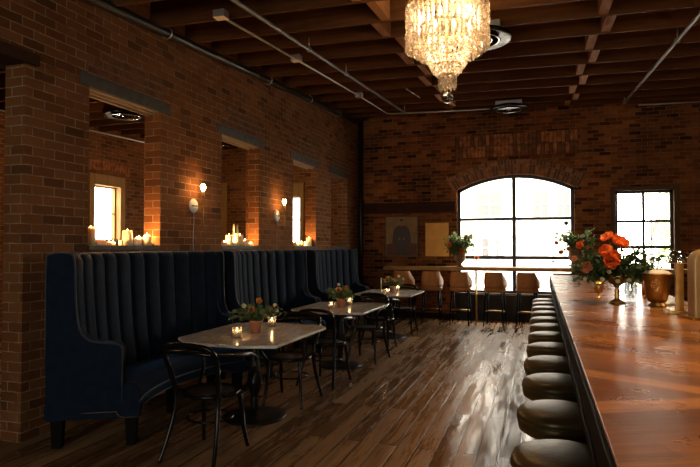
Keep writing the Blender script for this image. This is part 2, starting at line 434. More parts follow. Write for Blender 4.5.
def ball(bm, c, r, n=12, m=8, mi=0, sz=1):
    lathe(bm, [(r * math.sin(PI * i / m) if 0 < i < m else 0, -r * sz * math.cos(PI * i / m)) for i in range(m + 1)], n, c, mi=mi)

def BM(): return bmesh.new()

def leaf(bm, p, d, up, L, W, mi=0):
    d = d.normalized(); s = d.cross(up)
    if s.length < 1e-3: s = Vector((1, 0, 0))
    s.normalize(); nrm = s.cross(d).normalized()
    a = bm.verts.new(p); t = bm.verts.new(p + d * L - nrm * L * .12)
    m = bm.verts.new(p + d * L * .5 - nrm * W * .12)
    l = bm.verts.new(p + d * L * .45 + s * W * .5 + nrm * W * .1); r = bm.verts.new(p + d * L * .45 - s * W * .5 + nrm * W * .1)
    for f in ((a, m, l), (l, m, t), (a, r, m), (r, t, m)):
        q = bm.faces.new(f); q.smooth = True; q.material_index = mi

def rv(g, s=1): return Vector((g.gauss(0, 1), g.gauss(0, 1), g.gauss(0, 1))) * s

def spray(bm, g, root, tip, n, L, W, mi=0, stem=.0015):
    """a stem from root to tip with leaves along it"""
    root, tip = Vector(root), Vector(tip)
    mid = (root + tip) * .5 + Vector((0, 0, (tip - root).length * .12)) + rv(g, .008)
    P = spline([root, mid, tip], 6)
    tube(bm, P, stem, 4, mi=mi)
    for i in range(n):
        t = .25 + .75 * i / max(1, n - 1); k = min(len(P) - 2, int(t * (len(P) - 1)))
        dirn = (P[k + 1] - P[k]).normalized() * .6 + rv(g, .55) + Vector((0, 0, .15))
        leaf(bm, P[k] + rv(g, .004), dirn, Vector((0, 0, 1)) + rv(g, .5), L * g.uniform(.6, 1.2), W * g.uniform(.7, 1.2), mi)

def blossom(bm, g, c, d, r, np=6, layers=2, cup=.5, mi=0, mc=1):
    """petals in layers around an axis"""
    c, d = Vector(c), Vector(d).normalized()
    a = d.orthogonal().normalized(); b = d.cross(a)
    for ly in range(layers):
        rr = r * (1 - .28 * ly); cu = cup + .35 * ly
        for k in range(np):
            th = 2 * PI * (k + .5 * ly) / np + g.uniform(-.15, .15)
            rad = a * math.cos(th) + b * math.sin(th); tan = d.cross(rad)
            rows = []
            for i in range(4):
                t = i / 3
                ph = cu * t * 1.2
                base = c + rad * rr * math.sin(min(1.45, (t * 1.35))) * math.cos(ph * .7) + d * rr * (math.sin(ph) * .9 * t)
                w = rr * (.18 + .62 * math.sin(PI * min(.82, .15 + t * .7)))
                rows.append([bm.verts.new(base + tan * w * s + d * rr * .14 * abs(s) * t + rv(g, rr * .025)) for s in (-1, -.4, .4, 1)])
            for A, B in zip(rows, rows[1:]):
                for j in range(3):
                    f = bm.faces.new((A[j], A[j + 1], B[j + 1], B[j])); f.smooth = True; f.material_index = mi
    ball(bm, c + d * r * .12, r * .16, 8, 6, mi=mc)

def light(kind, name, loc, power, col, size=.02, rot=None, sy=None):
    d = bpy.data.lights.new(name, kind); d.energy = power; d.color = col
    if kind == 'AREA':
        d.shape = 'RECTANGLE'; d.size = size; d.size_y = sy or size
    elif kind == 'POINT': d.shadow_soft_size = size
    o = bpy.data.objects.new(name, d); COL.objects.link(o); o.location = loc
    if rot: o.rotation_euler = rot
    return o

def portal(name, loc, rot, sx, sy):
    o = light('AREA', name, loc, 1, (1, 1, 1), sx, rot, sy)
    o.data.cycles.is_portal = True
    return o

# ------------------------------------------------------------------ the room
XL, YF, XR, YB = -3.85, 12.0, 4.6, -4.0
def zc(x, y): return 3.45 + .0775 * y - .023 * (x + 3.85)      # underside of the joists
WT = .21
ZT = 5.0

bm = BM(); box(bm, -8.4, XR + .3, YB - .3, YF + .1, -.15, 0)
tag(obj('floor', bm, M['floor']), 'worn glossy brown wooden floorboards', kind='structure')

OPEN = [(4.01, 5.02), (6.235, 7.24), (8.43, 9.42), (10.2, 11.16)]
SILL, HEAD = 1.50, 3.0
bm = BM()
yy = 3.345
for a, b in OPEN:
    box(bm, XL - WT, XL, yy, a, 0, ZT); box(bm, XL - WT, XL, a, b, 0, SILL); box(bm, XL - WT, XL, a, b, HEAD, ZT); yy = b
box(bm, XL - WT, XL, yy, YF + .3, 0, ZT)
box(bm, XL - WT, XL, 1.4, 3.345, 3.02, ZT); box(bm, XL - WT, XL, YB, 1.4, 0, ZT)
wall_left = tag(obj('wall_left', bm, M['brick']), 'long red brick wall with four openings', kind='structure')
for i, (a, b) in enumerate(OPEN):
    bm = BM(); box(bm, XL - .015, XL + .012, a - .12, b + .15, HEAD - .02, HEAD + .10)
    obj('lintel', bm, M['lintel'], wall_left, bevel=.006)
    bm = BM(); box(bm, XL - WT + .01, XL - .02, a + .005, b - .005, HEAD - .03, HEAD - .002)
    for q in range(2): box(bm, XL - WT + .03 + q * .09, XL - WT + .06 + q * .09, a + .004, b - .004, HEAD - .055, HEAD - .03)
    obj('soffit', bm, M['soffit'], wall_left, bevel=.004)
    bm = BM(); box(bm, XL - WT + .0, XL + .01, a + .003, b - .003, SILL, SILL + .045)
    obj('sill', bm, M['lintel'], wall_left, bevel=.005)
    # bricks relaid in pale mortar above each lintel
    bm = BM(); g = random.Random(50 + i)
    for r_ in range(3):
        y = a - .02 + .11 * (r_ % 2) + r_ * .08
        while y < b - r_ * .12:
            box(bm, XL - .003, XL + .003, y - .010, y + .212, HEAD + .103 + r_ * .078, HEAD + .185 + r_ * .078, 1)
            box(bm, XL - .003, XL + .007, y + .002, y + .200, HEAD + .114 + r_ * .078, HEAD + .174 + r_ * .078, 0)
            y += .212
    obj('patched_brick', bm, [M['arch_dark'], M['mortar']], wall_left)
bm = BM(); box(bm, XL - .3, XL + .04, 1.3, 3.45, 2.985, 3.08)
obj('beam', bm, M['beam'], wall_left, bevel=.01)

# far wall with the arched window
AX0, AX1, ASP, ATOP, ABOT = -1.67, .655, 2.735, 3.03, .54
AR = (1.1625 ** 2 + .295 ** 2) / (2 * .295); ACZ = ATOP - AR; ACX = -.5075
def zarc(x, r=AR): return ACZ + math.sqrt(r * r - (x - ACX) ** 2)
FT = .34
W2 = (1.31, 2.50, .95, 2.70)       # casing outer of the small window
bm = BM()
box(bm, XL - .3, AX0, YF, YF + FT, 0, ZT); box(bm, AX1, W2[0], YF, YF + FT, 0, ZT); box(bm, W2[1], XR + .3, YF, YF + FT, 0, ZT)
box(bm, W2[0], W2[1], YF, YF + FT, 0, W2[2]); box(bm, W2[0], W2[1], YF, YF + FT, W2[3], ZT)
box(bm, AX0, AX1, YF, YF + FT, 0, ABOT)
N = 24
for i in range(N):
    xa, xb = AX0 + (AX1 - AX0) * i / N, AX0 + (AX1 - AX0) * (i + 1) / N
    prism(bm, [(xa, zarc(xa)), (xb, zarc(xb)), (xb, ZT), (xa, ZT)], YF, YF + FT, lambda p, q, d: (p, d, q))
wall_far = tag(obj('wall_far', bm, M['brick_far']), 'far red brick wall with arched window', kind='structure')

def polar_brick(bm, a0, a1, r0, r1, y0, y1, mi=0):
    pts = []
    for a, r in ((a0, r0), (a1, r0), (a1, r1), (a0, r1)):
        pts.append((ACX + r * math.sin(a), ACZ + r * math.cos(a)))
    prism(bm, pts, y0, y1, lambda p, q, d: (p, d, q), mi=mi)
bm = BM(); NB = 44; A0 = R(30.2); g = random.Random(3)
for i in range(NB):
    a0 = -A0 + 2 * A0 * i / NB; a1 = -A0 + 2 * A0 * (i + 1) / NB
    if abs((a0 + a1) / 2) > R(28.5): r0 = AR + .035
    else: r0 = AR + .004
    k = .0042
    polar_brick(bm, a0 + k, a1 - k, r0, r0 + .20, YF - .016 - g.uniform(0, .006), YF + .02, 2 if g.random() < .4 else 0)
    polar_brick(bm, a0 + k, a1 - k, r0 + .21, r0 + .31, YF - .014 - g.uniform(0, .006), YF + .02, 2 if g.random() < .4 else 0)
    polar_brick(bm, a0, a1, AR + .002, AR + .30, YF - .006, YF + .02, 1)
obj('brick_arch', bm, [M['brick_plain'], M['mortar'], M['arch_dark']], wall_far)
# band of upright bricks above the arch
bm = BM(); x = -1.68; g = random.Random(5)
box(bm, -1.70, .74, YF - .012, YF + .01, 3.40, 3.88, 1)
while x < .70:
    for r_ in range(2):
        box(bm, x, x + .066, YF - .028 - g.uniform(0, .010), YF, 3.41 + r_ * .24, 3.41 + r_ * .24 + .225, 0 if g.random() < .7 else 2)
    x += .078
obj('soldier_course', bm, [M['brick_plain'], M['arch_darker'], M['arch_dark']], wall_far)
bm = BM(); box(bm, -3.78, AX0 - .03, YF - .035, YF + .02, 2.27, 2.50)
obj('lintel', bm, M['beam'], wall_far, bevel=.008)
bm = BM(); box(bm, AX0 - .02, AX1 + .02, YF - .05, YF + .1, 0, ABOT)  # wall under the window coloured black to carry its backlit shade
for k in range(7):
    x = AX0 + .05 + k * .31; box(bm, x, x + .28, YF - .066, YF - .05, .06, ABOT - .06)
trim_1 = tag(obj('trim_1', bm, M['black'], bevel=.004), 'panelled apron under the arched window, backlit shade painted black', kind='structure')
bm = BM()
for (xa, xb) in ((XL + .02, AX0 - .03), (AX1 + .03, XR)): box(bm, xa, xb, YF - .025, YF, 0, .12)
tag(obj('baseboard_far', bm, M['beam'], bevel=.004), 'dark baseboard on the far wall', kind='structure')

# arched window 1
win1 = thing('window_1', 'large arched black steel window with bright panes', None, (0, 0, 0)); win1['kind'] = 'structure'; win1['label'] = 'large arched black steel window'
fy0, fy1 = YF + .10, YF + .16
def arch_band(bm, rin, rout, y0, y1, xlim):
    n = 28
    for i in range(n):
        xa, xb = -xlim + 2 * xlim * i / n, -xlim + 2 * xlim * (i + 1) / n
        prism(bm, [(ACX + xa, ACZ + math.sqrt(rin ** 2 - xa ** 2)), (ACX + xb, ACZ + math.sqrt(rin ** 2 - xb ** 2)),
                   (ACX + xb, ACZ + math.sqrt(rout ** 2 - xb ** 2)), (ACX + xa, ACZ + math.sqrt(rout ** 2 - xa ** 2))], y0, y1, lambda p, q, d: (p, d, q))
bm = BM(); arch_band(bm, AR - .065, AR, fy0, fy1, 1.1625)
box(bm, AX0, AX0 + .065, fy0, fy1, ABOT, ASP + .02); box(bm, AX1 - .065, AX1, fy0, fy1, ABOT, ASP + .02); box(bm, AX0, AX1, fy0, fy1, ABOT, ABOT + .08)
obj('frame', bm, M['steel'], win1)
bm = BM(); box(bm, -.545, -.470, fy0 - .01, fy1, ABOT + .05, ATOP - .06); obj('mullion', bm, M['steel'], win1)
for z, h in ((2.115, .030), (1.31, .036)):
    bm = BM(); box(bm, AX0 + .05, AX1 - .05, fy0 - .005, fy1, z - h, z + h); obj('transom', bm, M['steel'], win1)
bm = BM(); v = []
pts = [(AX0 + .05, ABOT + .05), (AX1 - .05, ABOT + .05)] + [(AX1 - .05 - (AX1 - AX0 - .1) * i / 16, zarc(AX1 - .05 - (AX1 - AX0 - .1) * i / 16, AR - .05)) for i in range(17)]
prism(bm, pts, fy0 + .025, fy0 + .031, lambda p, q, d: (p, d, q)); obj('pane', bm, M['pane'], win1)
bm = BM(); box(bm, AX0 - .0, AX1 + .0, YF - .02, YF + .12, ABOT - .0, ABOT + .03); obj('window_sill', bm, M['casing_dark'], win1, bevel=.004)

# small window 2 on the right
win2 = thing('window_2', None, None); win2['kind'] = 'structure'; win2['label'] = 'small black sash window in a brown wooden casing'
x0, x1, z0, z1 = W2
bm = BM()
box(bm, x0, x0 + .09, YF - .02, YF + .3, z0, z1); box(bm, x1 - .09, x1, YF - .02, YF + .3, z0, z1); box(bm, x0 + .09, x1 - .09, YF - .02, YF + .3, z1 - .075, z1); box(bm, x0, x1, YF - .03, YF + .3, z0, z0 + .06)
obj('window_casing', bm, M['casing_dark'], win2, bevel=.006)
ix0, ix1, iz0, iz1 = x0 + .09, x1 - .09, z0 + .06, z1 - .075
bm = BM()
box(bm, ix0, ix0 + .05, YF + .10, YF + .16, iz0, iz1); box(bm, ix1 - .05, ix1, YF + .10, YF + .16, iz0, iz1); box(bm, ix0, ix1, YF + .10, YF + .16, iz1 - .05, iz1); box(bm, ix0, ix1, YF + .10, YF + .16, iz0, iz0 + .05)
obj('window_frame', bm, M['steel'], win2)
bm = BM(); mx = (ix0 + ix1) / 2
box(bm, mx - .022, mx + .022, YF + .105, YF + .155, iz0, iz1); box(bm, ix0, ix1, YF + .105, YF + .155, 1.50, 1.56); box(bm, ix0, ix1, YF + .105, YF + .15, 2.005, 2.055)
obj('sash_bar', bm, M['steel'], win2)
bm = BM(); box(bm, ix0, ix1, YF + .125, YF + .129, iz0, iz1); obj('pane', bm, M['pane'], win2)

# right wall, rear wall (with unseen windows added to give soft fill from behind)
bm = BM(); box(bm, XR, XR + .3, YB, YF + FT, 0, ZT)
tag(obj('wall_right', bm, M['brick']), 'brick wall behind the bar', kind='structure')
bm = BM(); box(bm, 2.86, 3.2, YF - .14, YF, 0, ZT)
tag(obj('trim_2', bm, M['brick_far']), 'brick pier beside the small window', kind='structure')
RW = [(-2.5, -1.5), (.3, 1.3)]
bm = BM(); xx = XL - WT
for a, b in RW:
    box(bm, xx, a, YB - .3, YB, 0, ZT); box(bm, a, b, YB - .3, YB, 0, .7); box(bm, a, b, YB - .3, YB, 2.7, ZT); xx = b
box(bm, xx, XR + .3, YB - .3, YB, 0, ZT)
tag(obj('wall_rear', bm, M['brick']), 'rear brick wall with added fill windows', kind='structure')
for i, (a, b) in enumerate(RW):
    w = thing('window_%d' % (6 + i), None, None); w['kind'] = 'structure'; w['label'] = 'unseen window added in the rear wall for fill'
    bm = BM(); c = (a + b) / 2
    box(bm, a, a + .07, YB - .2, YB - .12, .7, 2.7); box(bm, b - .07, b, YB - .2, YB - .12, .7, 2.7); box(bm, a, b, YB - .2, YB - .12, 2.63, 2.7); box(bm, a, b, YB - .2, YB - .12, .7, .77)
    box(bm, c - .03, c + .03, YB - .2, YB - .12, .7, 2.7)
    obj('frame', bm, M['steel'], w)
    bm = BM(); box(bm, a, b, YB - .165, YB - .16, .7, 2.7); obj('pane', bm, M['pane'], w)

# side room seen through the openings
SX = -8.2
bm = BM()
box(bm, SX - .3, SX, YB, 8.55, 0, ZT); box(bm, SX - .3, SX, 9.52, YF + .3, 0, ZT); box(bm, SX - .3, SX, 8.55, 9.52, 0, 1.66); box(bm, SX - .3, SX, 8.55, 9.52, 2.96, ZT)
wall_side = tag(obj('wall_side', bm, M['brick']), 'outer brick wall of the neighbouring room', kind='structure')
bm = BM(); g = random.Random(9); nb = 16
for i in range(nb):                # flat arch of upright bricks over the window
    y = 8.4 + 1.27 * i / nb; t = (i + .5) / nb * 2 - 1; zz = 2.99 + .07 * (1 - t * t)
    box(bm, SX - .02, SX + .012, y + .008, y + .072, zz, zz + .2)
obj('brick_arch', bm, M['brick_plain'], wall_side)
EW = [(-8.12, -7.25, 1.62, 3.10, -7.34), (-6.3, -5.20, 1.62, 3.02, -5.30)]
bm = BM(); xx = SX - .3
for a, b, z0, z1, _ in EW:
    box(bm, xx, a, YF, YF + .3, 0, ZT); box(bm, a, b, YF, YF + .3, 0, z0); box(bm, a, b, YF, YF + .3, z1, ZT); xx = b
box(bm, xx, XL - WT, YF, YF + .3, 0, ZT)
tag(obj('wall_end', bm, M['brick']), 'end brick wall of the neighbouring room', kind='structure')
bm = BM(); box(bm, SX - .3, XL - WT, YB - .3, YB, 0, ZT)
tag(obj('wall_side_rear', bm, M['brick']), 'rear wall of the neighbouring room', kind='structure')
def casing_window(n, a, b, z0, z1, along, wide, header, glasstop):
    w = thing('window_%d' % n, None, None); w['kind'] = 'structure'; w['label'] = 'wood cased window of the neighbouring room'
    def bx(bm, p0, p1, d0, d1, q0, q1):
        if along == 'y': box(bm, SX + d0, SX + d1, p0, p1, q0, q1)
        else: box(bm, p0, p1, YF - d1, YF - d0, q0, q1)
    bm = BM(); bx(bm, a, a + wide, -.2, .03, z0, z1); bx(bm, b - wide, b, -.2, .03, z0, z1); bx(bm, a + wide, b - wide, -.2, .03, glasstop, z1); bx(bm, a - .02, b + .02, -.2, .06, z0 - .03, z0 + .03)
    obj('window_casing', bm, M['casing'], w, bevel=.006)
    bm = BM(); c = (a + b) / 2; m_ = (z0 + glasstop) / 2
    for p in (a + wide, b - wide - .03): bx(bm, p, p + .03, -.18, -.1, z0, glasstop)
    bx(bm, a + wide, b - wide, -.18, -.1, glasstop - .03, glasstop); bx(bm, a + wide, b - wide, -.17, -.11, m_ - .012, m_ + .012)
    obj('sash', bm, M['casing'], w)
    bm = BM(); bx(bm, a + wide, b - wide, -.142, -.138, z0, glasstop); obj('pane', bm, M['pane'], w)
casing_window(3, 8.55, 9.52, 1.66, 2.96, 'y', .13, .1, 2.75)
casing_window(4, EW[0][0], EW[0][1], 1.62, 3.10, 'x', .17, .1, 2.9)
casing_window(5, EW[1][0], EW[1][1], 1.62, 3.02, 'x', .10, .1, 2.72)
def zs(y): return 3.12 + .0775 * y

# ceilings: sloping boards, joists across, staggered blocking between them
def plank_quad(bm, x0, x1, y0, y1, f, dz0, dz1):
    v = [bm.verts.new((x, y, f(x, y) + dz)) for x in (x0, x1) for y in (y0, y1) for dz in (dz0, dz1)]
    for q in ((0, 1, 3, 2), (4, 6, 7, 5), (0, 4, 5, 1), (2, 3, 7, 6), (0, 2, 6, 4), (1, 5, 7, 3)): bm.faces.new([v[i] for i in q])
bm = BM(); plank_quad(bm, XL - .05, XR + .3, YB - .3, YF + .4, zc, .27, .45)
ceiling = tag(obj('ceiling', bm, M['boards']), 'dark board ceiling on open joists', kind='structure')
JY = [.45, 1.07, 1.69, 2.31, 2.93, 3.55, 4.17, 4.83, 5.44, 5.98, 6.62, 7.31, 8.0, 8.74, 9.45, 10.2, 10.85, 11.45]
JY = [-3.5, -2.85, -2.2, -1.5, -.85, -.2] + JY
for y in JY:
    bm = BM(); plank_quad(bm, XL, XR, y, y + .038, zc, 0, .28); obj('joist', bm, M['joist'], ceiling)
for i in range(8, len(JY) - 1):
    for bx_, st in ((-1.66, .12), (.54, .10)):
        x = bx_ + (st if i % 2 else -.0) - .012 * (i - 14)
        bm = BM(); plank_quad(bm, x + .02, x + .11, JY[i] + .038, JY[i + 1], zc, .01, .27); obj('blocking', bm, M['block'], ceiling)
bm = BM(); plank_quad(bm, SX - .1, XL - WT, YB - .3, YF + .3, lambda x, y: zs(y), .2, .4)
ceil2 = tag(obj('ceiling', bm, M['boards']), 'joisted ceiling of the neighbouring room', kind='structure')
for k in range(19):
    y = 1.0 + k * .6; bm = BM(); plank_quad(bm, SX, XL - WT, y, y + .05, lambda x, y: zs(y), 0, .2); obj('joist', bm, M['joist'], ceil2)

# ------------------------------------------------------------------ pipes and conduit
def pipe(name, pts, r, m, label, cat='pipe', hangers=(), hz=.12):
    o = thing(name, label, cat, pts[0]); o0 = Vector(pts[0])
    bm = BM(); tube(bm, [Vector(p) - o0 for p in pts], r, 10); obj('pipe_run', bm, M[m], o)
    for h in hangers:
        p = Vector(h) - o0; bm = BM()
        tube(bm, [p + Vector((r * 1.3 * math.cos(t), 0, r * 1.3 * math.sin(t))) for t in [2 * PI * i / 12 for i in range(12)]], .006, 6, closed=True)
        tube(bm, [p + Vector((0, 0, r * 1.3)), p + Vector((0, 0, r + hz))], .006, 6)
        obj('hanger', bm, M['galv'], o)
    return o
def zp(x, y, d=.05): return zc(x, y) - d
pipe('sprinkler_pipe', [(-3.76, y, 3.475 + .0681 * y) for y in (-3.9, 2, 6, 11.7)], .046, 'blackpipe', 'thick dark pipe running along the top of the left brick wall', hangers=[(-3.76, y, 3.475 + .0681 * y) for y in (5.0, 7.35, 8.9, 10.4)], hz=.06)
thin = pipe('conduit', [(-2.87, 4.66, zp(-2.87, 4.66)), (-2.86, 7.0, zp(-2.86, 7)), (-2.86, 9, zp(-2.86, 9)), (-2.9, 10.86, zp(-2.9, 10.86)), (-2.82, 10.95, zp(-2.82, 10.95)), (-.66, 10.95, zp(-.7, 10.95, .06))], .013, 'galv', 'thin silver conduit under the joists, bending to the far ceiling fixture', 'conduit')
pipe('sprinkler_pipe', [(-2.5, y, zp(-2.5, y, .075)) for y in (-3.9, 2, 6, 10.75)], .021, 'midpipe', 'grey pipe hung below the joists, between conduit and chandelier', hangers=[(-2.5, y, zp(-2.5, y, .075)) for y in (5.9, 7.2, 10.7)])
pipe('sprinkler_pipe', [(1.44, y, zp(1.44, y, .075)) for y in (-3.9, 2, 6, 11.2)], .020, 'midpipe', 'grey pipe hung below the joists above the bar', hangers=[(1.44, y, zp(1.44, y, .075)) for y in (6.9, 10.9)])
pipe('conduit', [(1.75, 11.5, zp(1.75, 11.5)), (2.3, 11.5, zp(2.3, 11.5)), (4.2, 11.5, zp(4.2, 11.5))], .012, 'galv', 'short silver conduit along the top of the far wall at right', 'conduit')
pipe('drain_pipe', [(-3.78, 11.9, 0), (-3.78, 11.9, 2), (-3.78, 11.9, zc(-3.74, 11.86))], .05, 'blackpipe', 'black vertical pipe in the far left corner of the room')
pipe('conduit', [(-2.0, 8.7, zp(-2, 8.7, .03)), (-1.95, 9.5, zp(-1.95, 9.5, .03))], .009, 'galv', 'short loose conduit between the joists near the second blocking row', 'conduit')
for x, y in ((-2.87, 4.62), (-2.86, 6.35), (-2.86, 8.9)):
    p = Vector((x, y, zp(x, y, .045))) - thin.location; bm = BM(); box(bm, p.x - .06, p.x + .06, p.y - .05, p.y + .05, p.z - .03, p.z + .045); obj('junction_box', bm, M['galv'], thin, bevel=.006)

# ceiling fixtures
def diffuser(label, x, y, z, boxed=True, group='round ceiling fixtures', top=None):
    t = thing('ceiling_diffuser', label, 'ceiling diffuser', (x, y, z), group=group)
    bm = BM(); lathe(bm, [(.0, -.03), (.05, -.036), (.075, -.02), (.075, .03), (0, .03)], 32); obj('core', bm, M['chrome'], t)
    bm = BM()
    for r_, z_ in ((.13, -.03), (.205, -.035)): lathe(bm, [(r_, z_), (r_ + .012, z_ - .008), (r_ + .024, z_), (r_ + .012, z_ + .012), (r_, z_)], 40)
    obj('ring', bm, M['chrome'], t)
    bm = BM(); lathe(bm, [(.235, .0), (.33, -.03), (.35, -.012), (.34, .01), (.23, .05), (.0, .05), (0, .02), (.10, .0), (.2, .0)], 40); obj('housing', bm, M['lacquer'], t)
    if boxed:
        bm = BM(); box(bm, -.23, .23, -.16, .16, .05, .115); obj('mounting_box', bm, M['galv'], t, bevel=.005)
    if top:
        bm = BM(); box(bm, -.05, .05, -.05, .05, .115 if boxed else .05, top - z + .005); obj('neck', bm, M['steel'], t)
    return t
diffuser('round black and chrome ceiling diffuser hanging above the arched window', -.52, 10.6, 4.07, True, top=zc(-.52, 10.6))
diffuser('round black and chrome ceiling diffuser half hidden by the chandelier', -.60, 5.95, 3.72, True, top=zc(-.56, 5.95))
diffuser('round chrome fixture in the side room seen through the nearest opening', -6.19, 7.2, 3.62, False, top=zs(7.2))
diffuser('round chrome fixture in the side room seen through the second opening', -7.0, 11.4, 3.90, False, top=zs(11.4))
pipe('conduit', [(-7.2, 5.5, 3.45), (-7.2, 8.0, 3.52), (-7.2, 11.0, 3.60)], .012, 'galv', 'thin conduit in the side room seen through the nearest opening', 'conduit')

# ------------------------------------------------------------------ banquettes
def pol(r, th, z, off=0):
    return (-r * math.cos(th) + off * math.sin(th), r * math.sin(th) + off * math.cos(th), z)
def sweep(bm, prof, t0, t1, n, mod=None):
    rings = []
    for i in range(n + 1):
        th = t0 + (t1 - t0) * i / n
        ring = []
        for k, p in enumerate(prof):
            r, z = p[0], p[1]
            if mod: r, z = mod(k, p, th, i)
            ring.append(bm.verts.new(pol(r, th, z)))
        rings.append(ring)
    m = len(prof)
    for A, B in zip(rings, rings[1:]):
        for j in range(m):
            f = bm.faces.new((A[j], A[(j + 1) % m], B[(j + 1) % m], B[j])); f.smooth = True
    bm.faces.new(rings[0]); bm.faces.new(list(reversed(rings[-1])))
TH = R(30)
def make_banquette(yc, label):
    t = thing('banquette', label, 'banquette', (-1.5, yc, 0), group='navy channelled banquettes along the left wall')
    NC, SUB = 11, 10
    prof = [(2.31, .44, 0), (2.31, 1.36, 0), (2.305, 1.43, 0), (2.27, 1.468, .3), (2.215, 1.478, .7), (2.165, 1.462, .9), (2.14, 1.41, 1), (2.135, 1.3, 1), (2.125, 1.1, 1), (2.11, .9, 1), (2.09, .7, 1), (2.06, .5, 1), (2.06, .44, .5)]
    def mod(k, p, th, i):
        u = (i % SUB) / SUB * 2 - 1
        b = math.sqrt(max(0, 1 - u * u)) ** .8
        return p[0] - p[2] * .040 * (b - .5), p[1] + (.012 * b * p[2] if 2 < k < 7 else 0)
    bm = BM(); sweep(bm, prof, -TH + .012, TH - .012, NC * SUB, mod); obj('backrest', bm, M['velvet'], t)
    for s in (-1, 1):
        th0 = s * (TH - .026)
        out = spline([(2.33, .335, 0), (2.33, .9, 0), (2.33, 1.40, 0), (2.30, 1.475, 0), (2.18, 1.482, 0), (2.135, 1.44, 0), (2.125, 1.25, 0), (2.115, 1.05, 0), (2.09, .90, 0), (2.03, .825, 0), (1.95, .80, 0), (1.84, .79, 0), (1.79, .765, 0), (1.78, .70, 0), (1.78, .5, 0), (1.78, .335, 0)], 4)
        bm = BM(); prism(bm, [(p.x, p.y) for p in out], -.042, .042, lambda p, q, d: pol(p, th0, q, d), smooth=True)
        a = obj('side_arm', bm, M['velvet'], t, bevel=.015, segs=3)
        bm = BM()
        for d in (-.046, .046): tube(bm, [pol(p.x - .0, th0, p.y, d) for p in out[2:]], .006, 6)
        obj('piping', bm, M['piping'], a)
    # seat
    bm = BM(); sweep(bm, [(2.09, .34), (2.09, .455), (1.85, .475), (1.71, .472), (1.672, .455), (1.655, .42), (1.655, .36), (1.665, .34)], -TH + .004, TH - .004, 40); obj('seat', bm, M['velvet'], t)
    # base rail with scalloped lower edge
    def bot(th):
        a = abs(th) / TH
        e = max(0, min(1, (.86 - a) / .10)); return .222 + .040 * (e * e * (3 - 2 * e))
    bm = BM(); sweep(bm, [(1.668, 0), (1.668, .34), (2.32, .34), (2.32, 0)], -TH + .002, TH - .002, 60, lambda k, p, th, i: (p[0], p[1] if p[1] else bot(th)))
    base = obj('base_rail', bm, M['velvet'], t)
    for s in (-1, 1):
        pts = [(1.652, .34), (1.652, .222), (1.76, .222)] + [(1.76 + .06 * math.sin(k * PI / 8), .222 + .045 * (1 - math.cos(k * PI / 8)) / 1) for k in range(1, 5)] + \
              [(2.33 - .11 - .06 * math.sin(k * PI / 8), .222 + .045 * (1 - math.cos(k * PI / 8))) for k in range(4, 0, -1)] + [(2.22, .222), (2.335, .222), (2.335, .34)]
        bm = BM(); prism(bm, pts, -.045, .045, lambda p, q, d: pol(p, s * (TH - .026), q, d)); pn = obj('side_rail', bm, M['velvet'], t)
        bm = BM(); tube(bm, [pol(p, s * (TH - .026), q + .004, s * .047) for p, q in pts[1:-1]], .003, 6); obj('nailhead_trim', bm, M['nails'], pn)
    bm = BM(); tube(bm, [pol(1.664, -TH + TH * 2 * i / 60, bot(-TH + TH * 2 * i / 60) + .004) for i in range(61)], .003, 6); obj('nailhead_trim', bm, M['nails'], base)
    bm = BM()
    tube(bm, [pol(1.652, -TH + TH * 2 * i / 40, .343) for i in range(41)], .006, 6); obj('piping', bm, M['piping'], base)
    for th, rr in ((-TH + .04, 1.72), (-TH + .04, 2.26), (TH - .04, 1.72), (TH - .04, 2.26), (0, 1.74), (0, 2.24)):
        c = Vector(pol(rr, th, 0)); bm = BM()
        vs = []
        for z, h in ((0, .035), (.225 if th else .262, .045)):
            vs.append([bm.verts.new(Vector(pol(rr + a * h, th, z, b * h))) for a, b in ((-1, -1), (1, -1), (1, 1), (-1, 1))])
        bm.faces.new(vs[0]); bm.faces.new(vs[1][::-1])
        for i in range(4): bm.faces.new((vs[0][i], vs[0][(i + 1) % 4], vs[1][(i + 1) % 4], vs[1][i]))
        obj('leg', bm, M['ebony'], t, bevel=.004)
    return t
TY = [4.42, 6.76, 9.24]
bq = make_banquette(TY[0], 'navy velvet channel-back banquette behind the nearest marble table')
for yc, lab in ((TY[1] + .0, 'navy velvet channel-back banquette behind the middle marble table'), (TY[2], 'navy velvet channel-back banquette behind the marble table farthest down the wall')):
    dup(bq, (-1.5, yc, 0), 0, lab)

# ------------------------------------------------------------------ tables
def make_table(label, loc):
    t = thing('bistro_table', label, 'table', loc, group='marble bistro tables')
    hw, hl = .49, .655
    pts = [(-hw, -hl + .20), (-hw + .20, -hl + .02), (-hw + .36, -hl), (hw - .26, -hl), (hw, -hl + .10), (hw, hl - .14), (hw - .10, hl), (-hw + .20, hl), (-hw, hl - .16)]
    bm = BM(); prism(bm, pts, .732, .757, lambda p, q, d: (p, q, d)); e = obj('marble_top', bm, M['marble'], t, bevel=.006, segs=3)
    bm = BM(); prism(bm, [(p * 1.002, q * 1.002) for p, q in pts], .735, .752, lambda p, q, d: (p, q, d)); obj('edge_band', bm, M['marble_edge'], e)
    bm = BM(); box(bm, -.30, .30, -.022, .022, .714, .732); box(bm, -.022, .022, -.40, .40, .714, .732); lathe(bm, [(0, .700), (.09, .700), (.10, .716), (0, .716)], 24)
    obj('spider', bm, M['iron'], t)
    bm = BM(); lathe(bm, [(.032, .05), (.038, .10), (.030, .13), (.045, .15), (.030, .17), (.036, .20), (.062, .26), (.072, .31), (.066, .36), (.05, .43), (.038, .52), (.030, .60), (.028, .64), (.042, .655), (.030, .67), (.05, .69), (.055, .705)], 28)
    obj('column', bm, M['iron'], t)
    bm = BM(); lathe(bm, [(0, 0), (.283, 0), (.288, .008), (.280, .018), (.20, .030), (.11, .045), (.06, .062), (.035, .072), (0, .072)], 48); obj('base', bm, M['iron'], t)
    return t
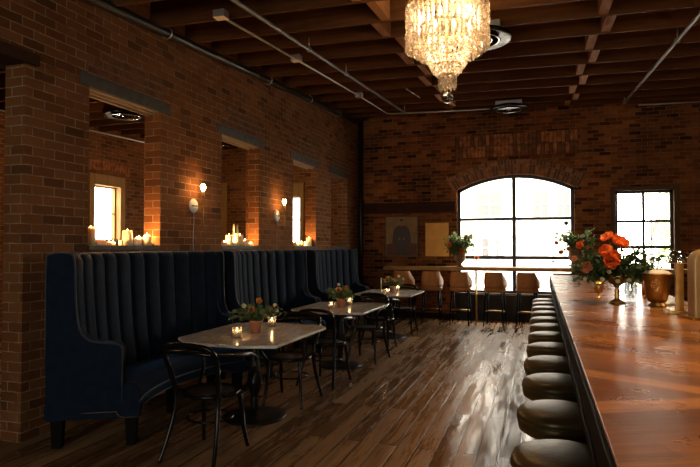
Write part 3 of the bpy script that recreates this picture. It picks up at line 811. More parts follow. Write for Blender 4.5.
TX = -2.455
tb = make_table('nearest white-edged marble bistro table, with cut corners and a black pedestal', (TX, TY[0] + .13, 0))
# pedestal sits a little off centre under the top, as in the room
dup(tb, (TX, TY[1] + .09, 0), 0, 'middle one of three marble bistro tables beside the navy banquettes')
dup(tb, (TX + .02, TY[2] + .07, 0), 0, 'marble bistro table farthest down the banquette wall, nearest the tan bar chairs')

# ------------------------------------------------------------------ bentwood chairs
def make_chair(label, loc, rz):
    t = thing('bentwood_chair', label, 'chair', loc, rz, group='black bentwood chairs at the marble tables')
    bm = BM(); lathe(bm, [(.165, .432), (.205, .434), (.217, .445), (.214, .460), (.195, .468), (.178, .462), (.17, .448)], 36, sy=.97); seat = obj('seat', bm, M['lacquer'], t)
    bm = BM(); lathe(bm, [(0, .446), (.176, .452), (.182, .458), (.10, .456), (0, .455)], 36, sy=.97); obj('cane_panel', bm, M['cane'], seat)
    for s in (-1, 1):
        P = spline([(s * .155, .125, .445), (s * .170, .150, .30), (s * .178, .165, .15), (s * .198, .195, .0)], 6)
        bm = BM(); tube(bm, P, [.0185 - .005 * i / len(P) for i in range(len(P))], 10); obj('leg', bm, M['lacquer'], t)
    h = [(-.222, -.315, 0), (-.205, -.255, .14), (-.186, -.205, .30), (-.178, -.185, .45), (-.196, -.215, .60), (-.212, -.262, .73), (-.185, -.300, .812), (-.10, -.315, .838), (0, -.318, .842)]
    H = spline(h + [(-x, y, z) for x, y, z in reversed(h[:-1])], 6)
    bm = BM(); tube(bm, H, [.0135 + .0045 * min(1, min(i, len(H) - 1 - i) / 10) for i in range(len(H))], 10); obj('back_hoop', bm, M['lacquer'], t)
    a = [(-.198, .135, .448), (-.222, .20, .52), (-.232, .245, .61), (-.238, .235, .685), (-.252, .13, .722), (-.265, -.02, .738), (-.25, -.17, .757), (-.19, -.268, .775), (-.09, -.305, .785), (0, -.312, .788)]
    A = spline(a + [(-x, y, z) for x, y, z in reversed(a[:-1])], 6)
    bm = BM(); tube(bm, A, .0145, 10); obj('arm_hoop', bm, M['lacquer'], t)
    bm = BM(); tube(bm, [(.168 * math.cos(q), .163 * math.sin(q) - .012, .265) for q in [2 * PI * i / 32 for i in range(32)]], .0085, 8, closed=True); obj('stretcher', bm, M['lacquer'], t)
    for s in (-1, 1):
        bm = BM(); ball(bm, (s * .198, .145, .452), .020, 10, 6); ball(bm, (s * .188, -.175, .452), .018, 10, 6); obj('joint_block', bm, M['lacquer'], t)
    return t
CX = -2.345
ch = make_chair('black bentwood chair nearest of all, seen from behind at the nearest table', (CX, 3.675, 0), R(-1))
dup(ch, (CX, 5.07, 0), PI + R(2), 'black bentwood chair at the far end of the nearest marble table')
dup(ch, (-2.30, 5.98, 0), R(-6), 'black bentwood chair at the near end of the middle marble table')
dup(ch, (-2.22, 7.24, 0), PI + R(-4), 'black bentwood chair at the far end of the middle marble table')
dup(ch, (-2.30, 8.20, 0), R(-3), 'black bentwood chair at the near end of the farthest marble table')
dup(ch, (-2.30, 9.66, 0), PI + R(4), 'black bentwood chair at the far end of the farthest marble table')

# ------------------------------------------------------------------ candles
def flame_bm(z0, s=1):
    bm = BM(); lathe(bm, [(0, z0), (.0042 * s, z0 + .005 * s), (.0052 * s, z0 + .010 * s), (.003 * s, z0 + .019 * s), (0, z0 + .028 * s)], 10); return bm
def wick_bm(z0): 
    bm = BM(); tube(bm, [(0, 0, z0 - .004), (.0005, 0, z0 + .007)], .001, 5); return bm

def make_votive(label, loc, group):
    t = thing('votive_candle', label, 'votive candle', loc, group=group)
    bm = BM(); lathe(bm, [(0, .0), (.038, .0), (.044, .098), (.041, .098), (.036, .008), (0, .008)], 28); obj('glass_cup', bm, M['glass'], t)
    bm = BM(); lathe(bm, [(0, .0085), (.024, .0085), (.024, .055), (.020, .058), (0, .056)], 24); obj('wax', bm, M['wax'], t)
    obj('wick', wick_bm(.058), M['wick'], t)
    obj('flame', flame_bm(.062, .9), M['flame'], t)
    return t
TT = .757
vt = make_votive('glass votive candle nearest the cut corner of the nearest marble table', (-2.455, 4.235, TT), 'glass votive candles on the marble tables')
VL = [(-2.455, 4.235)]
for x, y, lab in ((-2.475, 4.93, 'glass votive candle behind the flower pot on the nearest marble table'),
                  (-2.46, 6.53, 'glass votive candle in front of the flower pot on the middle marble table'),
                  (-2.41, 7.09, 'glass votive candle behind the flower pot on the middle marble table'),
                  (-2.37, 8.86, 'glass votive candle in front of the flower pot on the farthest marble table'),
                  (-2.39, 9.66, 'glass votive candle behind the flower pot on the farthest marble table')):
    dup(vt, (x, y, TT), 0, lab); VL.append((x, y))
for x, y in VL: light('POINT', 'votive_light', (x, y, TT + .080), .4, (1, .60, .28), .008)

def taper(label, loc, h, m='wax', r=.011):
    t = thing('taper_candle', label, 'candle', loc)
    bm = BM(); lathe(bm, [(0, 0), (.04, 0), (.042, .008), (.012, .018), (.015, .035), (0, .035)], 24); obj('holder', bm, M['brass'], t)
    bm = BM(); lathe(bm, [(0, .03), (r, .03), (r * .8, h), (0, h + .004)], 16); obj('wax', bm, M[m], t)
    obj('wick', wick_bm(h + .004), M['wick'], t)
taper('slim unlit taper candle on the farthest marble table', (-2.60, 9.33, TT), .24)

CX_ = -3.93
def candle(label, y, r, h, group, x=CX_, lit=True, shape=0):
    t = thing('pillar_candle', label, 'candle', (x, y, SILL + .045), group=group)
    g = random.Random(int(y * 1000))
    bm = BM()
    if shape == 0: prof = [(0, 0), (r * 1.02, 0), (r, h * .5), (r * 1.0, h - .006), (r * .93, h), (r * .75, h - .008), (r * .3, h - .016), (0, h - .017)]
    elif shape == 1: prof = [(0, 0), (r * .6, 0), (r * .95, h * .25), (r, h * .5), (r * .9, h * .78), (r * .55, h * .97), (r * .35, h * .96), (0, h * .93)]
    else: prof = [(0, 0), (r * 1.15, 0), (r * 1.05, h * .3), (r, h * .7), (r * .85, h), (r * .6, h * .9), (0, h * .85)]
    lathe(bm, prof, 24)
    for v in bm.verts:
        a = math.atan2(v.co.y, v.co.x); v.co.x += .04 * r * math.sin(a * 3 + y * 9 + v.co.z * 30); v.co.y += .04 * r * math.sin(a * 2 + y * 5)
        if v.co.z > h * .9: v.co.z += .004 * math.sin(a * 2 + y)
    obj('wax', bm, M['wax'], t)
    obj('wick', wick_bm(h - .012), M['wick'], t)
    if lit:
        obj('flame', flame_bm(h - .006, .9), M['flame'], t)
    return t
S1, S2, S3, S4 = 'candles in the nearest wall opening', 'candles in the second wall opening', 'candles in the third wall opening', ''
C1 = [(4.135, .045, .165, 'tall ivory pillar candle at the near end of the nearest opening', 0, 1), (4.235, .05, .055, 'wide low ivory candle beside the tall one at the near end of the nearest opening', 2, 1),
      (4.34, .032, .035, 'very short melted candle third along the nearest opening', 2, 1), (4.425, .026, .03, 'tealight-sized candle fourth along the nearest opening', 0, 1), (4.50, .022, .05, 'small stub candle halfway along the nearest opening', 2, 0),
      (4.625, .05, .150, 'tall thick ivory candle in the middle of the nearest opening', 0, 1), (4.73, .036, .075, 'melted candle stub just past the tall middle one in the nearest opening', 2, 1), (4.80, .030, .085, 'short ivory candle before the round one in the nearest opening', 0, 1),
      (4.885, .050, .115, 'round globe candle near the far end of the nearest opening', 1, 1), (4.965, .028, .045, 'small low candle at the far end of the nearest opening', 0, 1)]
C2 = [(6.40, .040, .055, 'low melted candle at the near end of the second opening', 2, 1), (6.475, .026, .04, 'small stub second along the second opening', 0, 1), (6.575, .048, .145, 'first of three tall candles in the second opening', 0, 1), (6.655, .026, .055, 'short candle between the tall ones in the second opening', 2, 1), (6.74, .050, .150, 'middle of three tall candles in the second opening', 0, 1),
      (6.86, .045, .155, 'last of three tall candles in the second opening', 0, 1), (6.955, .038, .085, 'medium ivory candle after the tall ones in the second opening', 2, 1), (7.04, .034, .055, 'squat candle near the far end of the second opening', 0, 1), (7.12, .034, .045, 'lowest candle at the far end of the second opening', 2, 1)]
C3 = [(8.66, .045, .065, 'low wide candle at the near end of the third opening', 0, 1), (8.80, .036, .045, 'small stub second along the third opening', 2, 1), (8.92, .046, .075, 'rounded candle in the middle of the third opening', 1, 1), (9.03, .03, .04, 'short stub after the rounded candle in the third opening', 0, 1), (9.14, .055, .085, 'broad melted candle in the third opening', 2, 1),
      (9.31, .048, .15, 'tall ivory pillar candle at the far end of the third opening', 0, 1)]
for grp, L in ((S1, C1), (S2, C2), (S3, C3)):
    for y, r, h, lab, sh, lit in L:
        candle(lab, y, r, h, grp, x=CX_ + (.02 if sh else -.01), lit=bool(lit), shape=sh)
        if lit: light('POINT', 'candle_light', (CX_ + .0 + (.02 if sh else -.01), y, SILL + .045 + h + .022), 2.6, (1, .47, .15), .012)
taper('slim taper candle in a dark bottle behind the tall candles in the second opening', (-4.0, 6.80, SILL + .045), .30, 'wax', .010)
t = thing('bottle', 'dark green bottle behind the candles in the second opening', 'bottle', (-4.015, 6.915, SILL + .045))
bm = BM(); lathe(bm, [(0, 0), (.036, 0), (.038, .01), (.038, .16), (.030, .20), (.014, .235), (.013, .29), (.016, .295), (0, .295)], 24); obj('bottle_body', bm, mat('green_bottle_glass', (.03, .035, .015), .15, noise=(8, (.05, .05, .02), .3)), t)

# ------------------------------------------------------------------ sconces
def sconce(label, y):
    t = thing('wall_sconce', label, 'wall lamp', (XL, y, 2.01), group='bulb sconces on the brick wall')
    bm = BM(); lathe(bm, [(.0, 0), (.082, 0), (.085, .008), (.080, .018), (0, .024)], 36, axis='x'); p = obj('back_plate', bm, M['plate'], t)
    bm = BM(); box(bm, .018, .030, -.05, .05, -.006, .006); obj('slot', bm, M['steel'], p)
    bm = BM(); tube(bm, [(.02, 0, 0), (.11, 0, 0), (.125, .02, 0)], .006, 8); obj('arm', bm, M['brass'], t)
    bm = BM(); tube(bm, [(.125, .02, -.27), (.125, .02, .13)], .0075, 10); lathe(bm, [(0, .10), (.016, .10), (.018, .17), (0, .17)], 16, (.125, .02, 0)); obj('stem', bm, M['brass'], t)
    bm = BM(); lathe(bm, [(0, .165), (.012, .17), (.015, .185), (.026, .203), (.031, .222), (.026, .242), (.014, .252), (0, .255)], 20, (.125, .02, 0)); obj('light_bulb', bm, M['bulb'], t)
    bm = BM(); tube(bm, spline([(.012, 0, -.06), (.012, .004, -.2), (.010, -.004, -.36), (.010, .0, -.52)], 4), .004, 6); obj('cord', bm, M['cord'], t)
    light('POINT', 'sconce_light', (XL + .125, y + .02, 2.01 + .222), 24.0, (1, .40, .09), .034)
sconce('bulb sconce between the first and second openings, nearest of the two', 5.615)
sconce('bulb sconce between the second and third openings, farther of the two', 7.815)

# ------------------------------------------------------------------ table flowers
def pot_flowers(label, x, y, seed, blooms, wide=1.0, group='flower pots on the marble tables'):
    g = random.Random(seed)
    t = thing('potted_flowers', label, 'flowers', (x, y, TT), group=group)
    bm = BM(); lathe(bm, [(0, 0), (.040, 0), (.054, .095), (.058, .098), (.058, .112), (.050, .112), (.048, .09), (0, .085)], 28); obj('pot', bm, M['terracotta'], t)
    bm = BM()
    for k in range(34):
        a = g.uniform(0, 2 * PI); rr = g.uniform(.04, .16)
        tip = (math.cos(a) * rr, math.sin(a) * rr, .12 + g.uniform(.02, .15) * (1.15 - rr * 3))
        spray(bm, g, (math.cos(a) * .02, math.sin(a) * .02, .10), tip, 11, .042, .020)
    obj('foliage', bm, M['leaf2'], t)
    bm = BM()
    for k in range(22):
        a = g.uniform(0, 2 * PI); rr = g.uniform(.17, .27) * wide
        spray(bm, g, (0, 0, .10), (math.cos(a) * rr, math.sin(a) * rr * .8, .14 + g.uniform(-.03, .11)), 14, .034, .014)
    obj('trailing_leaves', bm, M['leaf3'], t)
    for (u, bz, r_, kind) in blooms:
        bx_, by = u * .92, u * .32 - .035
        bm = BM(); d = Vector((.5 + g.uniform(-.3, .3), -.7 + g.uniform(-.3, .3), .5))
        tube(bm, spline([(0, 0, .09), (bx_ * .5, by * .5, .09 + (bz - .09) * .6), (bx_, by, bz)], 4), .0018, 5, mi=1)
        blossom(bm, g, (bx_, by, bz), d, r_, 6, 3, .9)
        obj('flower', bm, [M[kind], M['stem']], t)
    return t
pot_flowers('terracotta pot of peach and amber flowers on the nearest marble table', -2.435, 4.53, 1,
            [(-.025, .205, .034, 'peach'), (.045, .285, .030, 'yellow'), (-.095, .24, .022, 'white'), (.19, .25, .016, 'white'), (.10, .16, .018, 'peach'), (.21, .20, .014, 'white'), (.16, .215, .013, 'yellow')])
pot_flowers('terracotta pot of peach flowers on the middle marble table', -2.425, 6.79, 2,
            [(-.02, .215, .042, 'peach'), (.075, .25, .030, 'yellow'), (-.02, .29, .018, 'white'), (.05, .17, .024, 'peach'), (-.10, .19, .018, 'white')], .85)
pot_flowers('terracotta pot of mixed flowers on the farthest marble table', -2.39, 9.28, 4,
            [(-.06, .24, .036, 'yellow'), (.03, .20, .036, 'peach'), (.12, .27, .026, 'white'), (-.12, .18, .026, 'peach'), (.2, .22, .02, 'white')], .95)

# ------------------------------------------------------------------ the bar
t = thing('bar_counter', 'long bar counter with a glossy chevron-patterned wooden top', 'bar', (.15, -1.5, 0))
bx0, by0, bl = 0, 0, 11.3
bm = BM(); box(bm, .0, 1.02, 0, bl, 1.030, 1.070); obj('bar_top', bm, M['bar'], t, bevel=.004)
bm = BM(); box(bm, -.012, .03, 0, bl + .005, .90, 1.060)
for k in range(1): box(bm, -.018, -.012, 0, bl + .005, .955, .965)
obj('fascia', bm, M['ebony'], t, bevel=.004)
bm = BM(); box(bm, .34, .95, .02, bl - .05, 0, 1.030)
for k in range(18): box(bm, .325, .34, .06 + k * .62, .06 + k * .62 + .56, .12, .85)
obj('bar_front', bm, M['black'], t, bevel=.004)
bm = BM(); tube(bm, [(.20, .05, .20), (.20, bl - .1, .20)], .022, 12)
for k in range(8): tube(bm, [(.20, .4 + k * 1.45, .20), (.335, .4 + k * 1.45, .20)], .012, 8)
obj('foot_rail', bm, M['brass'], t)

# round bar stools
def make_stool(label, loc):
    t = thing('bar_stool', label, 'bar stool', loc, group='round dark leather stools along the bar')
    bm = BM(); lathe(bm, [(0, .665), (.165, .668), (.183, .680), (.188, .705), (.188, .722), (.184, .728), (.190, .733), (.190, .750), (.180, .768), (.15, .780), (.08, .787), (0, .789)], 44); s = obj('seat', bm, M['olive'], t)
    bm = BM(); tube(bm, [(.190 * math.cos(q), .190 * math.sin(q), .731) for q in [2 * PI * i / 40 for i in range(40)]], .0045, 6, closed=True); obj('piping', bm, M['olive'], s)
    bm = BM(); lathe(bm, [(.03, .02), (.03, .64), (.075, .655), (.075, .668), (0, .668)], 20); obj('stem', bm, M['iron'], t)
    bm = BM(); lathe(bm, [(0, 0), (.17, 0), (.175, .012), (.06, .03), (.035, .06), (0, .06)], 32); obj('base', bm, M['iron'], t)
    return t
ORD = ['nearest', 'second', 'third', 'fourth', 'fifth', 'sixth', 'seventh', 'eighth', 'ninth', 'tenth', 'eleventh']
SY = [2.20, 2.80, 3.42, 3.99, 4.57, 5.17, 5.74, 6.30, 6.89, 7.46, 8.02, 8.56]
st = make_stool('nearest round dark leather stool at the bar', (.080, SY[0], 0))
for i, y in enumerate(SY[1:]):
    lab = 'farthest round dark leather stool, at the window end of the bar' if i == 10 else 'round dark leather stool, %s in the row counting from the nearest' % ORD[i + 1]
    dup(st, (.080 + (.004 if i % 2 else 0), y, 0), 0, lab)

# ------------------------------------------------------------------ window counter
t = thing('window_counter', 'narrow wooden ledge counter with a brass edge below the arched window', 'counter', (-3.1, 11.35, 0))
bm = BM(); box(bm, 0, 5.9, .0, .62, 1.085, 1.125); obj('counter_top', bm, M['casing'], t, bevel=.003)
bm = BM(); box(bm, -.004, 5.9, -.014, .0, 1.056, 1.126); obj('brass_edge', bm, M['edge'], t, bevel=.003)
bm = BM(); tube(bm, [(1.885, .06, 0), (1.885, .06, 1.085)], .020, 12); lathe(bm, [(0, 0), (.045, 0), (.045, .008), (0, .008)], 16, (1.885, .06, 0)); obj('brass_post', bm, M['brass'], t)
for xx in (.25, 4.6): 
    bm = BM(); box(bm, xx, xx + .04, .15, .6, .85, 1.085); obj('bracket', bm, M['iron'], t, bevel=.004)

# tan leather bar chairs
def make_barchair(label, loc, rz=0):
    t = thing('bar_chair', label, 'bar chair', loc, rz, group='tan leather bar chairs at the window counter')
    # wrapped back shell: wide low, tapering to the top
    bm = BM(); n = 20; rows = []
    for (z, hw, dy, th_) in ((.735, .215, .0, .03), (.79, .222, -.008, .034), (.86, .225, -.016, .034), (.93, .205, -.028, .032), (.99, .182, -.04, .028), (1.035, .168, -.048, .024), (1.05, .155, -.05, .012)):
        ring = []
        for side in (0, 1):
            for i in range(n + 1):
                u = -1 + 2 * (i if side == 0 else n - i) / n
                wrap = 1.0 if z < .90 else max(.35, 1 - (z - .90) * 5)
                a = u * R(80) 
                x = hw * math.sin(a) / math.sin(R(80)) ; y = -.20 * (math.cos(a) ** .7) * 1.0 + dy + .02
                if abs(u) > .55: y += (abs(u) - .55) * .40 * wrap * (1 if z < .88 else max(0, 1 - (z - .88) * 9))
                off = th_ if side else 0
                ring.append(bm.verts.new((x * (1 - off * 1.6), y + off, z)))
        rows.append(ring)
    m_ = len(rows[0])
    for A, B in zip(rows, rows[1:]):
        for j in range(m_):
            f = bm.faces.new((A[j], A[(j + 1) % m_], B[(j + 1) % m_], B[j])); f.smooth = True
    bm.faces.new(rows[0]); bm.faces.new(rows[-1][::-1])
    obj('backrest', bm, M['tan'], t)
    bm = BM(); lathe(bm, [(0, .665), (.19, .667), (.212, .685), (.215, .72), (.20, .745), (.12, .757), (0, .76)], 32, (0, .03, 0), sy=.95); obj('seat', bm, M['tan'], t)
    legs = []
    for sx in (-1, 1):
        for sy in (-1, 1):
            top = Vector((sx * .15, .03 + sy * .14, .67)); b_ = Vector((sx * .185, .02 + sy * .20, 0))
            bm = BM(); tube(bm, [b_, top], [.013, .019], 8); obj('leg', bm, M['ebony'], t); legs.append((b_, top))
    bm = BM(); z = .27; k = z / .67
    q = [b_.lerp(tp, k) for b_, tp in legs]
    for a, b in ((0, 2), (0, 1), (2, 3)): tube(bm, [q[a], q[b]], .009, 8)
    obj('stretcher', bm, M['ebony'], t)
    bm = BM(); tube(bm, [q[1], q[3]], .012, 8); obj('footrest', bm, M['brass'], t)
    return t
BX = [(-2.66, 'leftmost, tan leather bar chair at the window counter, half behind the table flowers'), (-2.07, 'tan leather bar chair below the gold panel, second from the counter end'), (-1.50, 'tan leather bar chair just to the brick wall side of the brass post'),
      (-.84, 'tan leather bar chair on the window side, next to the brass post'), (-.24, 'tan leather bar chair left of the bar end, second past the brass post'), (.40, 'tan leather bar chair mostly hidden behind the end of the bar')]
BX[0] = (-2.66, 'tan leather bar chair at the counter end, half behind the table flowers')
BX[4] = (-.24, 'tan leather bar chair in front of the window centre, second past the brass post')
bc = make_barchair(BX[0][1], (BX[0][0], 11.20, 0), R(3))
for (x, lab), a in zip(BX[1:], (4, 0, -5, -7, -6)): dup(bc, (x, 11.20, 0), R(a), lab)

# ------------------------------------------------------------------ wall pictures
t = thing('framed_painting', 'dark framed painting of a seated person in black clothes on the far brick wall', 'painting', (-2.868, YF - .03, 1.76))
bm = BM(); box(bm, -.355, .355, -.005, .028, -.43, .43); obj('canvas', bm, M['canvas'], t)
bm = BM()
for a in ((-.37, -.35, -.445, .445), (.35, .37, -.445, .445)): box(bm, a[0], a[1], -.02, .028, a[2], a[3])
for a in ((-.37, .37, -.445, -.425), (-.37, .37, .425, .445)): box(bm, a[0], a[1], -.02, .028, a[2], a[3])
obj('frame', bm, M['frame'], t)
bm = BM(); f3 = lambda p, q, d: (p, d, q)
prism(bm, [(-.34, -.42), (.34, -.42), (.34, -.16), (.2, -.14), (-.2, -.14), (-.34, -.18)], -.0065, -.005, f3); obj('painted_bench', bm, M['redpaint'], t)
bm = BM()
prism(bm, [(p.x, p.y) for p in spline([(-.20, -.16, 0), (-.19, .05, 0), (-.15, .18, 0), (-.06, .24, 0), (.06, .24, 0), (.15, .18, 0), (.19, .05, 0), (.20, -.16, 0), (.10, -.22, 0), (.12, -.38, 0), (.02, -.38, 0), (0, -.24, 0), (-.02, -.38, 0), (-.12, -.38, 0), (-.10, -.22, 0)], 3, True)], -.008, -.0065, f3)
obj('painted_figure', bm, M['robe'], t)
bm = BM(); prism(bm, [(.042 * math.cos(a), .31 + .058 * math.sin(a)) for a in [2 * PI * i / 20 for i in range(20)]], -.009, -.0065, f3)
prism(bm, [(-.02, .22), (.02, .22), (.018, .27), (-.018, .27)], -.009, -.008, f3)
for s in (-1, 1):
    hb = BM(); prism(hb, [(s * .05 + .022 * math.cos(a), -.05 + .018 * math.sin(a)) for a in [2 * PI * i / 12 for i in range(12)]], -.0095, -.008, f3); obj('painted_hand', hb, M['skin'], t)
obj('painted_face', bm, M['skin'], t)
bm = BM(); prism(bm, [(.046 * math.cos(a), .335 + .045 * math.sin(a)) for a in [PI * i / 12 for i in range(13)]], -.0097, -.009, f3); obj('painted_hair', bm, M['robe'], t)

t = thing('wall_cabinet', 'ochre gold square cabinet door on the far brick wall beside the window', 'cabinet', (-2.09, YF - .05, 1.69))
bm = BM(); box(bm, -.25, .25, 0, .05, -.36, .36); obj('cabinet_body', bm, M['gold_paint'], t, bevel=.004)
bm = BM(); box(bm, -.235, .235, -.012, 0, -.345, .345); d = obj('door', bm, M['gold_paint'], t, bevel=.003)
bm = BM(); ball(bm, (.19, -.03, -.04), .017, 10, 8); tube(bm, [(.19, -.03, -.04), (.19, -.012, -.04)], .006, 6); obj('knob', bm, M['brass'], d)

# ------------------------------------------------------------------ vases of flowers
def big_flowers(name, label, loc, seed, vase, sprays, blooms, mats=('leaf', 'leaf2'), rootz=.2, stemless=False):
    g = random.Random(seed); t = thing(name, label, 'flowers', loc)
    bm, m = vase; obj('vase', bm, M[m], t)
    for i, S in enumerate(sprays):
        bm = BM()
        for (tip, n, L, W) in S: spray(bm, g, (g.uniform(-.03, .03), g.uniform(-.03, .03), rootz), tip, n, L, W)
        obj('foliage', bm, M[mats[i % len(mats)]], t)
    for (p, d, r_, kind, ly, cup) in blooms:
        bm = BM(); p = Vector(p)
        tube(bm, spline([(0, 0, rootz), (p.x * .5, p.y * .5, rootz + (p.z - rootz) * .65), tuple(p)], 5), .003 if r_ > .04 else .002, 5, mi=1)
        blossom(bm, g, p, d, r_, 6, ly, cup)
        obj('flower', bm, [M[kind], M['stem']], t)
    return t
# urn helper
def urn_bm(h, r, k=1):
    bm = BM(); lathe(bm, [(0, 0), (r * .55, 0), (r * .58, h * .05), (r * .32, h * .12), (r * .28, h * .22), (r * .5, h * .3), (r * .8, h * .45), (r * .92, h * .65), (r * .85, h * .88), (r, h * .95), (r * 1.02, h), (r * .9, h), (r * .8, h * .85), (0, h * .8)], 28)
    return bm
g = random.Random(21)
def tips(g, n, rx, ry, z0, z1, L, W, k=9, low=0):
    out = []
    for i in range(n):
        a = g.uniform(0, 2 * PI); q = math.sqrt(g.uniform(.1, 1)); z = g.uniform(z0, z1)
        out.append(((math.cos(a) * rx * q, math.sin(a) * ry * q, z - low * q * q), k, L, W))
    return out
F_ = (0, -1, .25)
big_flowers('flower_arrangement', 'brown urn of orange flowers on the window counter beside the gold panel', (-1.56, 11.62, 1.125), 31,
            (urn_bm(.30, .13), 'urn'), [tips(g, 50, .28, .14, .32, .66, .10, .055), tips(g, 44, .40, .18, .26, .58, .09, .045)],
            [((-.20, -.08, .45), F_, .05, 'poppy', 2, .6), ((.06, -.10, .32), F_, .055, 'poppy', 2, .6), ((.14, -.08, .60), F_, .05, 'yellow', 2, .7), ((-.12, -.05, .52), F_, .04, 'peach', 2, .7), ((.34, -.02, .18), F_, .05, 'peach', 2, .8), ((.24, -.05, .64), F_, .035, 'white', 2, .7), ((0.02, -.08, .50), F_, .035, 'peach', 2, .7), ((.28, -.03, .42), F_, .03, 'white', 2, .7)], mats=('leaf3', 'leaf2'), rootz=.26)
g = random.Random(22)
big_flowers('flower_arrangement', 'brown urn of pale peach flowers on the window counter, behind the poppies', (.66, 11.62, 1.125), 32,
            (urn_bm(.36, .16), 'urn'), [tips(g, 44, .36, .15, .36, .76, .10, .05), tips(g, 40, .42, .18, .30, .60, .09, .045)],
            [((-.36, -.05, .48), F_, .045, 'peach', 2, .8), ((-.28, -.06, .30), F_, .05, 'yellow', 2, .8), ((-.14, -.1, .36), F_, .05, 'peach', 2, .8), ((-.18, -.02, .86), F_, .045, 'leaf3', 2, .8), ((.10, -.1, .52), F_, .04, 'peach', 2, .8), ((-.35, -.03, .66), F_, .03, 'white', 2, .8), ((.2, -.1, .4), F_, .035, 'poppy', 2, .8), ((-.42, -.03, .12), F_, .03, 'white', 2, .8)], mats=('leaf3', 'leaf2'), rootz=.32)
# the big compote on the bar
bm = BM(); lathe(bm, [(0, 0), (.062, 0), (.066, .008), (.050, .018), (.022, .032), (.016, .05), (.024, .065), (.015, .08), (.020, .10), (.014, .12), (.022, .14), (.030, .150), (.060, .165), (.095, .195), (.112, .235), (.108, .237), (.09, .20), (.05, .18), (0, .17)], 36)
lathe(bm, [(.016, .085), (.027, .092), (.016, .10)], 24)
g = random.Random(23)
S = [tips(g, 95, .34, .26, .24, .47, .065, .034, 12, .07), tips(g, 50, .36, .26, .18, .40, .055, .028, 12, .05), [((.36, .05, .42), 12, .05, .018), ((.44, .02, .44), 12, .035, .02), ((.30, .10, .52), 10, .05, .02), ((.40, .0, .36), 10, .05, .02), ((.33, -.05, .30), 12, .05, .02), ((-.30, .0, .20), 10, .045, .02), ((.22, -.05, .46), 12, .05, .02)]]
G_ = (-.1, -1, .35)
big_flowers('flower_arrangement', 'brass compote on the bar overflowing with orange poppies and dark greenery', (.595, 5.07, 1.07), 33, (bm, 'brass'), S,
            [((.0, -.12, .485), (.5, -.45, .9), .070, 'poppy', 2, .75), ((-.075, -.12, .53), (-.6, -.4, .9), .052, 'poppy', 1, .6), ((-.085, -.16, .415), (-.5, -.7, .7), .058, 'poppy', 2, 1.0), ((-.060, -.19, .335), (-.1, -1, .35), .068, 'poppy', 3, 1.05), ((-.045, -.18, .385), (.5, -.8, .5), .045, 'poppy', 2, .9),
             ((-.225, -.10, .29), (-.5, -1, .2), .052, 'peach', 3, .9), ((-.28, -.05, .47), (-.4, -1, .3), .034, 'poppy', 2, .9), ((-.32, -.04, .36), (-.5, -1, .4), .026, 'peach', 3, .9),
             ((-.13, -.2, .20), F_, .020, 'white', 3, .9), ((-.19, -.15, .15), F_, .018, 'white', 3, .9), ((-.02, -.22, .19), F_, .018, 'white', 3, .9), ((.06, -.22, .20), F_, .017, 'white', 3, .9), ((-.08, -.21, .26), F_, .018, 'white', 3, .9), ((.11, -.21, .155), F_, .016, 'white', 3, .9), ((-.25, -.12, .20), F_, .016, 'white', 3, .9)],
            mats=('leaf', 'leaf2', 'leaf'), rootz=.20)

# ------------------------------------------------------------------ things on the bar
t = thing('ice_bucket', 'hammered brass ice bucket with ring handles on the bar', 'bucket', (.865, 4.93, 1.07))
bm = BM(); lathe(bm, [(0, .03), (.058, .03), (.066, .036), (.075, .06), (.092, .14), (.101, .215), (.112, .245), (.114, .256), (.108, .256), (.096, .22), (0, .20)], 40); obj('bucket_body', bm, M['brass_ham'], t)
bm = BM(); lathe(bm, [(0, 0), (.066, 0), (.068, .01), (.05, .022), (.052, .034), (0, .034)], 36); obj('foot', bm, M['brass'], t)
for a in (-110, 70):
    c = Vector((.096 * math.cos(R(a)), .096 * math.sin(R(a)), .19)); n_ = Vector((math.cos(R(a)), math.sin(R(a)), 0)); s_ = Vector((-n_.y, n_.x, 0))
    bm = BM(); ball(bm, c + n_ * .010, .017, 12, 8); tube(bm, [c + n_ * .024 + s_ * .022 * math.cos(q) + Vector((0, 0, -.022 + .022 * math.sin(q))) for q in [2 * PI * i / 20 for i in range(20)]], .0035, 6, closed=True)
    obj('ring_handle', bm, M['brass'], t)
bm = BM(); lathe(bm, [(0, .21), (.098, .225), (.104, .245), (.08, .268), (.03, .282), (0, .284)], 28)
g = random.Random(6)
for v in bm.verts: v.co.z += g.uniform(-.004, .006)
tag(obj('napkin', bm, M['ice'], None, (.865, 4.93, 1.07)), 'white folded napkin heaped in the brass ice bucket', 'napkin')

t = thing('glass_vase', 'ribbed clear glass vase on the bar between the compote and the ice bucket', 'vase', (.745, 5.42, 1.07))
bm = BM(); n = 28; prof = [(.040, 0), (.045, .01), (.050, .06), (.046, .12), (.040, .16), (.050, .20), (.048, .20), (.037, .16), (.042, .12), (.045, .06), (.03, .012)]
lathe(bm, prof, n)
for v in bm.verts:
    a = math.atan2(v.co.y, v.co.x); k = 1 + .07 * math.cos(14 * a); v.co.x *= k; v.co.y *= k
obj('vase_body', bm, M['cut'], t)
bm = BM(); g = random.Random(12)
for k in range(9): tube(bm, spline([(g.uniform(-.02, .02), g.uniform(-.02, .02), .015), (g.uniform(-.02, .02), 0, .12), (g.uniform(-.05, .05), g.uniform(-.04, .04), .24)], 4), .002, 5)
obj('stems', bm, M['leaf3'], t)

